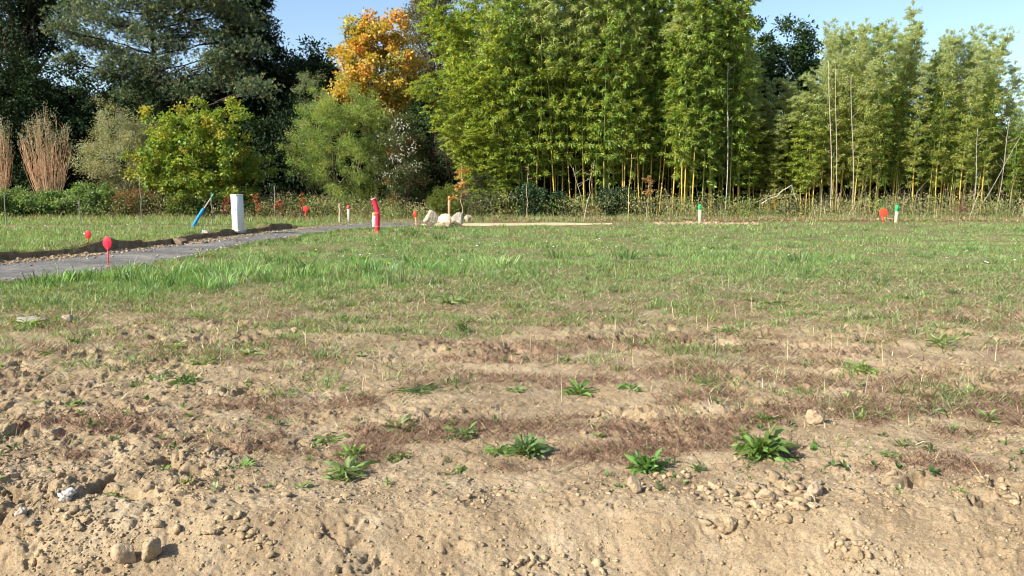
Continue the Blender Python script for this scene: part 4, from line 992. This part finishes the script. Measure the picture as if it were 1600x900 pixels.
# clods along the trench by the path and at the far strip
n = 1500; y = 14 + 17 * rng.random(n); x = xL(y) - 0.05 - 0.55 * rng.random(n)
xx = xz(1030, 33.5) + rng.random(700) * 4.3; yy = 33.2 + rng.random(700) * 0.9
g.add(*clods(10, 3, 5, 2, 0.01, 0.02, 1, I1V, I1F, cmask, (np.concatenate([x, xx]), np.concatenate([y, yy]), np.concatenate([0.012 + 0.028 * rng.random(n) ** 2, 0.03 + 0.09 * rng.random(700) ** 2]))))
n = 2600; y = 13 + 21 * rng.random(n); u = rng.random(n); u = np.where(rng.random(n) < 0.6, u ** 3 * 0.4, 1 - u ** 3 * 0.4); x = xL(y) * (1 - u) + xR(y) * u
s_ = 0.008 + 0.028 * rng.random(n) ** 3
SVx = ICO; R_ = SVx[None] * (1 + 0.2 * rng.normal(size=(n, 12, 1))) * s_[:, None, None] * np.array([1, 1, 0.6])
g.add((R_ + np.stack([x, y, np.full(n, 0.012) + s_ * 0.3], -1)[:, None]).reshape(-1, 3), (np.arange(n)[:, None, None] * 12 + ICOF[None]).reshape(-1, 3), None, np.repeat(pick([(0.36, 0.28, 0.18), (0.22, 0.2, 0.17), (0.12, 0.11, 0.1), (0.45, 0.4, 0.32)], n, 0.1, ch=0.01), 12, 0))
tag(link("soil_clods", g.mesh("soil_clods", (M_STONE,))), "crumbly clods of sandy soil strewn over the bare ground", "soil", kind="stuff")

# ------------------------------------------------------------ single stones
def rock(name, label, px, py, wpx, hpx, col, seed, group=None, cat="stone", mat=None, big=False, facet=9, sink=0.2, depth=0.9, rz=0.0, lump=0.10):
    r = np.random.default_rng(seed); x, y = gp(px, py); D_ = math.hypot(y, CAMH) ; s = (D_ * 1.0) / F
    kb = 0.88 if mat is not None else 1.0; w, h = wpx * s / 2 * 1.15 * kb, hpx * s / 2 * 1.25 * kb
    if mat is None: col = tuple(q * 0.72 for q in col); facet = 14; lump = lump * 1.8
    SV, SF = (I3V, I3F)
    d = SV.copy(); rad = np.ones(len(d))
    for q in range(facet):                                 # chop flat facets off a sphere
        nrm = unit(r.normal(size=3)); off = 0.48 + 0.36 * r.random()
        dp = d @ nrm; rad = np.where(dp > off * 1.0, np.minimum(rad, off / np.maximum(dp, 1e-3)), rad)
    nz_ = (np.sin(d @ unit(r.normal(size=3)) * 7 + 1) + np.sin(d @ unit(r.normal(size=3)) * 13 + 2) * 0.5 + np.sin(d @ unit(r.normal(size=3)) * 23) * 0.3)
    rad = rad * (1 + lump * 0.35 * nz_) + 0.012 * r.normal(size=len(d))
    V = d * rad[:, None] * np.array([w, w * depth, h])
    V[:, 2] += h * (1 - sink * 2) * 0.95
    me = mesh(name, V, SF, None, np.tile(np.array(col, float), (len(V), 1)) * (1 + 0.05 * r.normal(size=(len(V), 1))), (mat or M_STONE,), big)
    if big: me.polygons.foreach_set("use_smooth", np.zeros(len(me.polygons), bool))
    o = link(name, me, None, (x, y, hg(x, y) - 0.004), rz); tag(o, label, cat, group); return o
TANR = (0.46, 0.34, 0.21)
rock("stone", "tan stone standing alone beside weeds on the right, casting a long shadow", 1271, 661, 30, 28, (0.50, 0.37, 0.23), 1)
rock("stone", "pinkish tan stone at the lip of the bank on the right", 1273, 776, 26, 28, (0.50, 0.375, 0.25), 2)
rock("stone", "buff lump embedded in the sandy slope, left of its darker twin", 196, 872, 34, 32, TANR, 3)
rock("stone", "upright buff lump with a deep shadow on the sandy slope, lower left", 234, 870, 30, 42, (0.44, 0.33, 0.20), 4)
rock("stone", "whitish chalky lump on the bare soil at lower left", 104, 781, 27, 18, (0.56, 0.52, 0.46), 5, lump=0.35)
rock("stone", "small cream stone below and left of the chalky lump", 34, 804, 17, 18, (0.60, 0.53, 0.42), 6)
rock("stone", "brown rounded stone under the small cream one", 46, 822, 18, 14, (0.42, 0.33, 0.22), 7)
rock("stone", "long flat pale stone half buried in grass near the left edge", 50, 504, 50, 10, (0.46, 0.40, 0.31), 8)
rock("stone", "small pale stone among grass just right of the long flat one", 105, 503, 16, 11, (0.50, 0.40, 0.28), 9)
rock("stone", "small yellowish stone in the dry grass left of centre", 460, 520, 12, 10, (0.52, 0.40, 0.24), 10)
rock("stone", "pale round pebble among clods at left", 88, 658, 14, 12, (0.55, 0.47, 0.36), 11)
rock("stone", "rounded earth lump below the clod heap on the right", 1142, 822, 24, 20, TANR, 12)
rock("stone", "large pale lump in the middle of the clod heap", 1200, 784, 34, 26, (0.48, 0.36, 0.23), 13)
rock("stone", "earth lump at the left end of the clod heap under the small clover", 992, 770, 22, 26, (0.46, 0.35, 0.22), 14)
rock("stone", "small dark-shadowed stone on the slope at lower right", 1341, 872, 16, 18, (0.40, 0.30, 0.18), 15)
rock("stone", "pale stone on the far lawn edge beside the trench", 322, 367, 14, 7, (0.62, 0.58, 0.5), 16)
rock("stone", "dark broken lump of asphalt on the path", 322, 382, 13, 6, (0.08, 0.075, 0.07), 17)
rock("stone", "rust brown clod lying on the far edge of the path", 282, 382, 24, 14, (0.25, 0.17, 0.11), 18)
bo = "pale boulders closing the end of the path"
LIME = (0.44, 0.36, 0.25)
rock("boulder", "upright pale boulder, leftmost in the boulder row", 673, 357, 26, 29, LIME, 21, bo, "boulder", M_ROCK, True, 12, 0.1)
rock("boulder", "squat tan boulder, second in the boulder row", 696, 354, 27, 22, (0.56, 0.44, 0.31), 22, bo, "boulder", M_ROCK, True, 12, 0.1)
rock("boulder", "grey-white boulder in front of the orange sapling", 716, 354, 25, 23, (0.43, 0.37, 0.28), 23, bo, "boulder", M_ROCK, True, 12, 0.1)
rock("boulder", "small brown boulder tucked behind the right end of the row", 731, 348, 12, 17, (0.42, 0.32, 0.22), 24, bo, "boulder", M_ROCK, True, 10, 0.1)

# ------------------------------------------------------------ weeds in the foreground
def weed(px, py, wpx, label, seed, n=16, up=0.55, leafw=0.26, col=(0.085, 0.15, 0.035), droop=0.7, name="weed_plant", lenj=0.5, pale=0.0):
    n = int(n * 2.1); leafw *= 0.82; col = (col[0] * 1.45, col[1] * 1.4, col[2] * 1.4)
    r = np.random.default_rng(seed); x, y = gp(px, py); s = math.hypot(y, CAMH) / F
    R = wpx * s / 2; g = Geo(); K = 7
    K = 8
    for q in range(n):
        a = r.random() * 6.28; ln = R * (1.2 - lenj * r.random() - 0.25 * r.random())
        el = up * (0.25 + 1.3 * r.random()) + 0.12 * r.normal(); el = min(max(el, 0.08), 1.45)
        t = np.linspace(0, 1, K); aa = a + (r.normal() * 0.5) * t ** 1.5
        e_t = el - (droop * (0.5 + 0.9 * r.random())) * t ** 1.3 * 1.3
        st_ = np.full(K, ln / (K - 1)); st_[0] = 0
        rad_ = np.cumsum(st_ * np.cos(e_t)); z = np.maximum(np.cumsum(st_ * np.sin(e_t)), 0.010 * t + 0.004)
        c = np.stack([rad_ * np.cos(aa), rad_ * np.sin(aa), z], -1) + np.array([r.normal(), r.normal(), 0]) * R * 0.13
        wv = ln * leafw * (0.75 + 0.5 * r.random()) * np.array([0.12, 0.25, 0.52, 0.80, 1.0, 0.95, 0.62, 0.04]) * 0.5
        sd_ = np.array([-math.sin(a), math.cos(a), 0]); tw_ = r.normal() * 0.6 + r.normal() * 0.5 * t
        up_ = np.array([0, 0, 1.0]); side = sd_ * np.cos(tw_)[:, None] + up_ * np.sin(tw_)[:, None]
        wl = wv * (1 + 0.28 * r.normal(size=K)); wr = wv * (1 + 0.28 * r.normal(size=K)); cup = 0.15 + 0.6 * r.random()
        L1 = c + side * wl[:, None] + up_ * (wl * cup)[:, None]; R1 = c - side * wr[:, None] + up_ * (wr * cup)[:, None]
        L1[:, 2] = np.maximum(L1[:, 2], 0.003); R1[:, 2] = np.maximum(R1[:, 2], 0.003)
        V = np.stack([L1, c, R1], 1).reshape(-1, 3)
        Q = [[k * 3 + m2, k * 3 + 3 + m2, k * 3 + 4 + m2, k * 3 + 1 + m2] for k in range(K - 1) for m2 in (0, 1)]
        cc = np.array(col) * (0.6 + 0.85 * r.random())
        if r.random() < 0.18: cc = cc * 0.6 + np.array([0.20, 0.20, 0.06]) * 0.5
        cc = cc * (1 - pale) + np.array([0.27, 0.34, 0.16]) * pale
        C = np.tile(cc, (K * 3, 1)) * (0.9 + 0.2 * r.random((K * 3, 1))); C[1::3] *= 1.4
        g.add(V, None, Q, C)
    o = link(name, g.mesh(name, (M_GRASS,), True), None, (x, y, hg(x, y) - 0.005), r.random() * 6.28)
    tag(o, label, "weed"); return o
weed(1190, 712, 104, "largest dark green leafy weed on the right, above the dry mat", 1, 74, 0.95, 0.21, lenj=0.65)
weed(1012, 730, 72, "dense dark green rosette weed right of centre", 2, 56, 1.0, 0.24, (0.075, 0.15, 0.035), lenj=0.6)
weed(822, 712, 72, "bushy grey-green weed left of the dense dark rosette", 3, 56, 1.05, 0.23, (0.075, 0.13, 0.045), lenj=0.6)
weed(784, 708, 56, "low spreading weed touching the bushy grey-green one on its left", 4, 18, 0.4, 0.22)
weed(541, 738, 84, "tall pale-leaved weed with floppy leaves, left of centre", 5, 20, 0.7, 0.24, (0.12, 0.19, 0.06), pale=0.3)
weed(552, 712, 60, "upright bright green weed growing behind the floppy pale one", 6, 16, 1.15, 0.24, (0.12, 0.20, 0.045))
weed(515, 684, 60, "small spiky weed left of the upright bright green one", 7, 22, 0.5, 0.16)
weed(628, 672, 66, "weed with two long leaves raised and stretched to the right", 8, 6, 0.8, 0.22, (0.12, 0.18, 0.07), pale=0.2, lenj=0.3)
weed(722, 680, 66, "star-shaped weed with pointed leaves and one upright leaf", 9, 12, 0.6, 0.26, (0.085, 0.15, 0.045))
weed(625, 712, 52, "small rosette with a pale upright leaf under the two-leaved weed", 10, 16, 0.6, 0.24, pale=0.2)
weed(715, 738, 60, "sprawling thin weed below the star-shaped one", 11, 9, 0.35, 0.22, (0.10, 0.16, 0.06), pale=0.2)
weed(905, 613, 62, "pointed-leaf rosette alone on the bare soil at centre", 12, 20, 0.75, 0.22, (0.10, 0.17, 0.045))
weed(985, 609, 46, "flat rosette right of the lone pointed-leaf one", 13, 16, 0.4, 0.24)
weed(1195, 656, 44, "small leafy weed directly above the largest weed", 14, 14, 0.7, 0.3, (0.09, 0.16, 0.04))
weed(1224, 650, 30, "tiny grass-like weed between the small leafy weed and the tan stone", 15, 14, 1.0, 0.12, (0.10, 0.18, 0.04))
weed(1345, 656, 40, "small tufted weed right of the lone tan stone", 16, 18, 1.0, 0.14, (0.11, 0.18, 0.045))
weed(1345, 583, 64, "bright green grassy weed in the sparse ground on the right", 17, 26, 0.6, 0.13, (0.13, 0.19, 0.05))
weed(1452, 643, 62, "wide grey-green weed tuft right of the tan stone and its neighbour", 18, 26, 0.5, 0.12, (0.11, 0.16, 0.07))
weed(1582, 594, 46, "bright green tuft at the right picture edge", 19, 28, 1.0, 0.10, (0.13, 0.21, 0.05))
weed(290, 600, 56, "dark green weed tuft on the left half of the field", 20, 26, 0.7, 0.16, (0.075, 0.13, 0.04))
weed(218, 602, 34, "small weed left of the dark green tuft", 21, 12, 0.6, 0.2)
weed(536, 608, 26, "narrow upright weed in bare soil left of centre", 22, 18, 1.15, 0.14, (0.10, 0.17, 0.045))
weed(562, 616, 26, "tiny two-leaved weed next to the narrow upright one", 23, 7, 0.9, 0.34, (0.11, 0.18, 0.05))
weed(655, 612, 84, "very low creeping green weed patch left of centre", 24, 40, 0.12, 0.10, (0.075, 0.12, 0.045), lenj=0.8)
weed(725, 518, 44, "dark grass-like tuft in the middle of the field", 25, 34, 1.1, 0.09, (0.06, 0.11, 0.03))
weed(417, 757, 22, "tiny seedling alone on the bare slope crest, left", 26, 6, 1.0, 0.3, (0.11, 0.19, 0.05))
weed(178, 762, 44, "grassy tuft between the chalky lump and the slope", 27, 26, 0.7, 0.08, (0.10, 0.17, 0.045))
weed(484, 716, 24, "small upright weed left of the floppy pale one", 28, 12, 1.1, 0.16, (0.10, 0.18, 0.04))
weed(805, 612, 40, "pale flat weed left of the lone rosette at centre", 29, 14, 0.4, 0.2, pale=0.2)
weed(975, 764, 24, "little round-leaved clover at the clod heap", 30, 10, 0.4, 0.5, (0.09, 0.16, 0.05))
weed(1407, 772, 26, "thin grass tuft at the bank's lip, right", 31, 20, 0.7, 0.07, (0.12, 0.2, 0.04))
weed(1497, 770, 34, "thin grass tuft at the bank's lip near the right edge", 32, 24, 0.7, 0.07, (0.12, 0.2, 0.04))
weed(272, 540, 40, "light green leafy weed in grass on the left", 33, 20, 0.7, 0.18, (0.14, 0.21, 0.06))
weed(150, 570, 28, "small light weed near the left edge of the field", 34, 14, 0.7, 0.22, (0.14, 0.21, 0.06))
weed(320, 568, 50, "dark trailing weed above the dark green tuft on the left", 35, 24, 0.35, 0.14)
weed(1430, 694, 70, "flat grey-green thready weed mat on the right", 36, 50, 0.2, 0.05, (0.13, 0.14, 0.08), lenj=0.8)
weed(883, 668, 36, "brownish green thready tuft above the bushy weed", 37, 26, 0.6, 0.06, (0.12, 0.13, 0.06), lenj=0.7)
weed(45, 512, 60, "green tuft growing over the long flat stone", 38, 26, 0.7, 0.1, (0.12, 0.19, 0.05))

for q, (px, py, w_, lab) in enumerate(((1205, 474, 74, "broad bright green leafy patch in the dry grass, well above the tan stone"), (1262, 436, 50, "dark leafy patch low in the grass on the right, toward the green-topped stakes"),
        (705, 474, 52, "bright leafy weed in the dry grass above the dark grass-like tuft"), (1130, 520, 44, "small leafy weed in thinning grass right of centre"), (1470, 540, 70, "loose green weed tuft in thin grass near the right edge, below the far stakes"),
        (960, 528, 46, "small yellowish weed in thinning grass just right of the centre"), (82, 552, 46, "leafy weed below the long flat stone at left"), (390, 556, 40, "small weed in straw between the dark left tuft and the centre"),
        (1100, 600, 40, "thin grey-green weed on bare soil right of the flat rosette"), (1545, 655, 44, "ragged little weed near the right edge, level with the tan stone"), (1390, 715, 34, "sparse weed on the dry mat right of the largest weed"),
        (120, 630, 36, "ragged weed among the left clods"), (60, 632, 30, "pale green sprout at the left edge among the clods"), (300, 690, 30, "lone sprout on the cloddy ground at left"), (880, 560, 36, "small weed in straw above the lone rosette at centre"))):
    weed(px, py, w_, lab, 60 + q, 10 + (q * 5) % 14, 0.35 + 0.12 * (q % 5), 0.12 + 0.04 * (q % 4), ((0.10, 0.16, 0.045), (0.13, 0.18, 0.06), (0.08, 0.13, 0.04))[q % 3], pale=0.15 * (q % 3))

# ------------------------------------------------------------ stakes, signs and posts
def disc_marker(px, py_base, py_top, dia_px, label, group, colr=(0.66, 0.02, 0.05), asp=1.38, writing=False):
    x, y = gp(px, py_base); s = math.hypot(y, CAMH) / F
    Ht = (py_base - py_top) * s; rx = dia_px * s / 2; rz = rx * asp
    root = empty("marker_sign", (x, y, hg(x, y) - 0.02)); tag(root, label, "marker", group)
    Ht += 0.03
    root.rotation_euler = (0, math.radians(random.uniform(-2, 2)), math.radians(random.uniform(-12, 4)))
    n = 32; a = np.linspace(0, 2 * math.pi, n, endpoint=False)
    ox = np.cos(a) * rx; oz = np.sin(a) * rz
    low = np.clip(-np.sin(a), 0, 1); ox = ox * (1 - 0.62 * low ** 4); oz = oz * (1 + 0.12 * low)
    cz = Ht - rz; prof = [(0.0, 0.94, -0.008), (0.0, 1.0, -0.004), (0.0, 1.0, 0.004), (0.0, 0.94, 0.008)]
    V = []
    for _, sc_, yy_ in prof: V += [(ox[q] * sc_, yy_, cz + oz[q] * sc_) for q in range(n)]
    V += [(0, -0.008, cz), (0, 0.008, cz)]
    Q = [[r_ * n + q, r_ * n + (q + 1) % n, (r_ + 1) * n + (q + 1) % n, (r_ + 1) * n + q] for r_ in range(3) for q in range(n)]
    T = [[4 * n, (q + 1) % n, q] for q in range(n)] + [[4 * n + 1, 3 * n + q, 3 * n + (q + 1) % n] for q in range(n)]
    g = Geo().add(V, T, Q, colr)
    link("sign_face", g.mesh("marker_face", (M_PLASTIC,), False), root)
    g = Geo(); w = max(0.016, rx * 0.26); top = Ht - 1.85 * rz
    for (z0, z1, ww_) in ((-0.1, top * 0.28, w * 1.15), (top * 0.28, top * 0.9, w), (top * 0.9, top + 0.10 * rz, w * 1.5)):
        g.box((0, 0, (z0 + z1) / 2), (ww_, w * 0.7, z1 - z0 + 0.002), colr, 0.003)
    link("stake", g.mesh("marker_stake", (M_PLASTIC,)), root)
    if writing:
        g = Geo()
        dk = (0.25, 0.01, 0.03)
        for q, (u, v, l) in enumerate(((-0.15, 0.22, 0.16), (0.06, 0.26, 0.12), (0.2, 0.2, 0.18), (0.0, 0.12, 0.3), (0.04, -0.1, 0.12), (0.1, -0.16, 0.08))):
            g.box((u * rx * 2, -0.0105, cz + v * rz), (l * rx * 2, 0.003, 0.006), dk, 0.001)
        link("scribble", g.mesh("marker_scribble", (M_PLASTIC,)), root)
    return root
gm_ = "round red marker signs on stakes"
disc_marker(170, 420, 368, 14.5, "tallest round red marker on a stake, standing before the grey path", gm_, writing=True)
disc_marker(138, 381, 360, 9.5, "small round red marker on the far lawn across the path", gm_, (0.66, 0.03, 0.03))
disc_marker(478, 345, 322, 9, "round red marker among red-leaved sprigs at the wood edge", gm_, (0.60, 0.03, 0.03), 1.0)
disc_marker(1380, 349, 326, 13, "orange-red round marker beside the right green-topped stake", gm_, (0.72, 0.07, 0.03), 1.05)

def stake(px, py_base, py_top, wpx, colr, label, name="stake", topc=None, topf=0.3, group=None, lean=0.0, round_=False, mat=None, cat="stake"):
    x, y = gp(px, py_base); s = math.hypot(y, CAMH) / F; Ht = (py_base - py_top) * s; w = wpx * s
    root = empty(name, (x, y, hg(x, y) - 0.02)); tag(root, label, cat, group); root.rotation_euler = (0, lean, 0.3)
    z1 = Ht * (1 - topf) if topc is not None else Ht
    g = Geo(); rs = np.random.default_rng(int(px))
    if round_: g.tube(wig((0, 0, -0.2), (0, 0, z1), 8, 0.012, rs), w / 2 * np.linspace(1.1, 0.85, 8), 8, colr)
    else: g.box((0, 0, z1 / 2 - 0.1), (w, w * 0.8, z1 + 0.2), colr, w * 0.08)
    link("shaft", g.mesh(name + "_shaft", (mat or M_WOOD,), round_), root)
    if topc is not None:
        g = Geo().box((0, 0, (z1 + Ht) / 2), (w * 1.03, w * 0.83, Ht - z1 + 0.003), topc, w * 0.12)
        link("painted_top", g.mesh(name + "_top", (M_PAINT,)), root)
    return root
WD = (0.62, 0.52, 0.38)
gw = "wooden survey stakes with green painted tops"
stake(1094, 347.5, 319, 4.2, WD, "green-topped wooden stake in front of the dense bamboo", "survey_stake", (0.02, 0.50, 0.13), 0.28, gw, math.radians(-3))
stake(1400, 348, 320, 4.2, WD, "green-topped wooden stake right of the orange-red round marker", "survey_stake", (0.02, 0.50, 0.16), 0.36, gw, math.radians(1))
stake(545, 346, 320, 3.4, (0.55, 0.50, 0.44), "thin grey stake with red top beneath the feathery willow bush", "survey_stake", (0.75, 0.10, 0.08), 0.22)
stake(702, 345, 306, 3.2, (0.52, 0.30, 0.16), "slim brown stake with orange top between the boulders and the lime bush", "survey_stake", (0.80, 0.25, 0.06), 0.15)
stake(531, 347, 318, 3.6, (0.36, 0.29, 0.2), "rough brown wooden stake at the foot of the feathery willow bush", "survey_stake", None, 0, None, 0.02, True)
for (px, pb, pt, w, lab) in ((430, 343, 290, 1.5, "thin grey pole among the red-leaved sprigs"), (126, 352, 313, 1.5, "thin pale fence post at the foot of the low hedge"),
                             (222, 352, 275, 1.2, "tall thin fence post in the bramble patch"), (332, 352, 300, 1.5, "thin grey fence post behind the blue sleeve"), (10, 353, 300, 1.5, "thin fence post in the hedge at the left edge")):
    stake(px, pb, pt, w, (0.24, 0.22, 0.18), lab, "fence_post", None, 0, "thin weathered posts along the hedge", 0.01, True, cat="post")
for (px, pb, pt, lab) in ((1268, 330, 308, "short weathered post left of the leaning stump"), (1310, 333, 300, "short pale post beneath the bleached bamboo pair"), (1410, 333, 298, "thin brown post directly behind the right green-topped stake")):
    stake(px, pb + 4, pt, 3.0, (0.40, 0.34, 0.26), lab, "fence_post", None, 0, "short posts at the bamboo's foot", 0.03, True, cat="post")
# small red peg by the boulders
def peg():
    x, y = gp(651, 356); s = math.hypot(y, CAMH) / F
    root = empty("marker_peg", (x, y, hg(x, y))); tag(root, "small red-headed marker peg just left of the boulders", "marker"); root.rotation_euler = (0, math.radians(-6), 0)
    g = Geo().box((0, 0, 9 * s - 0.05), (0.045, 0.03, 18 * s + 0.1), (0.75, 0.26, 0.16), 0.006); link("stake", g.mesh("peg_stake", (M_PLASTIC,)), root)
    g = Geo().box((0, 0, 21 * s), (0.11, 0.035, 9 * s), (0.85, 0.06, 0.03), 0.012); link("sign_face", g.mesh("peg_head", (M_PLASTIC,)), root)
peg()

# white cable cabinet post
def white_post():
    x, y = gp(373, 361); s = math.hypot(y, CAMH) / F; Ht = 56 * s
    root = empty("utility_post", (x, y, 0)); z0 = hg(x, y); root.location = (x, y, z0 - 0.03)
    tag(root, "white square utility post standing beside the grey path", "utility post")
    root.rotation_euler = (0, math.radians(-1.0), math.radians(-33))
    WH = (0.70, 0.70, 0.65); a = 0.285
    g = Geo().box((0, 0, Ht / 2), (a, a, Ht), WH, 0.012); link("body", g.mesh("post_body", (M_PAINT,)), root)
    g = Geo().box((0, 0, Ht + 0.012), (a + 0.02, a + 0.02, 0.03), (0.80, 0.80, 0.77), 0.01); link("cap", g.mesh("post_cap", (M_PAINT,)), root)
    g = Geo().box((0, -a / 2 - 0.002, Ht * 0.60), (a * 0.86, 0.012, Ht * 0.72), (0.79, 0.79, 0.75), 0.005); dr = link("door", g.mesh("post_door", (M_PAINT,)), root)
    g = Geo().box((a * 0.30, -a / 2 - 0.014, Ht * 0.62), (0.03, 0.02, 0.05), (0.25, 0.25, 0.25), 0.004); link("lock", g.mesh("post_lock", (M_PLASTIC,)), dr)
    g = Geo().box((0, -a / 2 - 0.003, Ht * 0.12), (a * 0.96, 0.008, 0.012), (0.35, 0.33, 0.3), 0.002); link("seam", g.mesh("post_seam", (M_PAINT,)), root)
    g = Geo().box((0, 0, 0.0), (a + 0.06, a + 0.06, 0.1), (0.42, 0.40, 0.36), 0.01); link("plinth", g.mesh("post_plinth", (M_ROCK,)), root)
white_post()

# blue sleeve on a leaning rod
def blue_sleeve():
    a = np.array([*gp(301, 353), 0.0]); Y = a[1]; b_ = at(319, 325, Y - 0.1); c = at(333, 304, Y - 0.2)
    a[2] = hg(a[0], a[1]) - 0.03
    root = empty("conduit", a); tag(root, "bright blue conduit sleeve on a leaning rod by the hedge", "conduit")
    bb, cc = b_ - a, c - a
    t = np.linspace(0, 1, 12)[:, None]; p = bb * t; p[:, 0] -= 0.01 * np.sin(t[:, 0] * 3.14)
    rad = 0.056 * np.ones(12); rad[0] *= 0.9; rad[-2] = 0.052; rad[-1] = 0.035
    link("sleeve", Geo().tube(p, rad, 14, (0.015, 0.26, 0.62)).mesh("sleeve", (M_PLASTIC,), True), root)
    p = bb * 0.9 + (cc - bb * 0.9) * np.linspace(0, 1, 6)[:, None]
    link("rod", Geo().tube(p, 0.018, 8, (0.55, 0.52, 0.48)).mesh("rod", (M_PLASTIC,), True), root)
    p = cc + (cc - bb) * np.array([-0.25, 0.05])[:, None]
    link("rod_tip", Geo().tube(p, 0.024, 8, (0.08, 0.42, 0.22)).mesh("rod_tip", (M_PLASTIC,), True), root)
blue_sleeve()

# bent red cable conduit with its white tag
def red_conduit():
    x, y = gp(588, 364); s = math.hypot(y, CAMH) / F
    root = empty("conduit", (x, y, hg(x, y) - 0.06)); tag(root, "bent red cable conduit with a white label strip, beside the path", "conduit")
    Ht = 53 * s
    pts = np.array([(0.01, 0), (0.03, 0.12), (0.045, 0.28), (0.055, 0.45), (0.055, 0.60), (0.02, 0.76), (-0.035, 0.9), (-0.085, 1.0)])
    t = np.linspace(0, 7, 40); px_ = np.interp(t, range(8), pts[:, 0]); pz = np.interp(t, range(8), pts[:, 1])
    ker = np.ones(5) / 5; px_ = np.convolve(np.pad(px_, 2, 'edge'), ker, 'valid'); pz = np.convolve(np.pad(pz, 2, 'edge'), ker, 'valid')
    P = np.stack([px_, np.zeros(40), pz * (Ht + 0.06)], -1)
    rad = 0.085 * np.ones(40) * np.where(np.arange(40) % 2 == 0, 1.05, 0.96)
    link("tube", Geo().tube(P, rad, 18, (0.64, 0.018, 0.05)).mesh("conduit_tube", (M_PLASTIC,), True), root)
    e = P[-1] - P[-2]; e = e / np.linalg.norm(e)
    link("end_cap", Geo().tube(np.array([P[-1] - e * 0.02, P[-1] + e * 0.02]), 0.096, 18, (0.72, 0.48, 0.42)).mesh("conduit_cap", (M_PLASTIC,), True), root)
    z0, z1 = Ht * 0.22, Ht * 0.64
    tagn = Geo().box((-0.062, -0.07, (z0 + z1) / 2), (0.115, 0.012, z1 - z0), (0.80, 0.70, 0.66), 0.003); lab = link("label_strip", tagn.mesh("label_strip", (M_PAINT,)), root)
    gg = Geo().box((-0.062, -0.0785, z1 - 0.05), (0.11, 0.006, 0.1), (0.80, 0.35, 0.12), 0.001)
    for k in range(3): gg.box((-0.03, -0.0785, z1 - 0.20 - k * 0.055), (0.022, 0.006, 0.04), (0.22, 0.18, 0.22), 0.001)
    link("print", gg.mesh("label_print", (M_PAINT,)), lab)
    for zz in (z0 + 0.02, z1 - 0.02):
        k = np.argmin(abs(P[:, 2] - zz))
        link("tape", Geo().tube(np.array([P[k] - [0, 0, 0.03], P[k] + [0, 0, 0.03]]), 0.092, 18, (0.7, 0.1, 0.1)).mesh("tape", (M_PLASTIC,), True), root)
red_conduit()
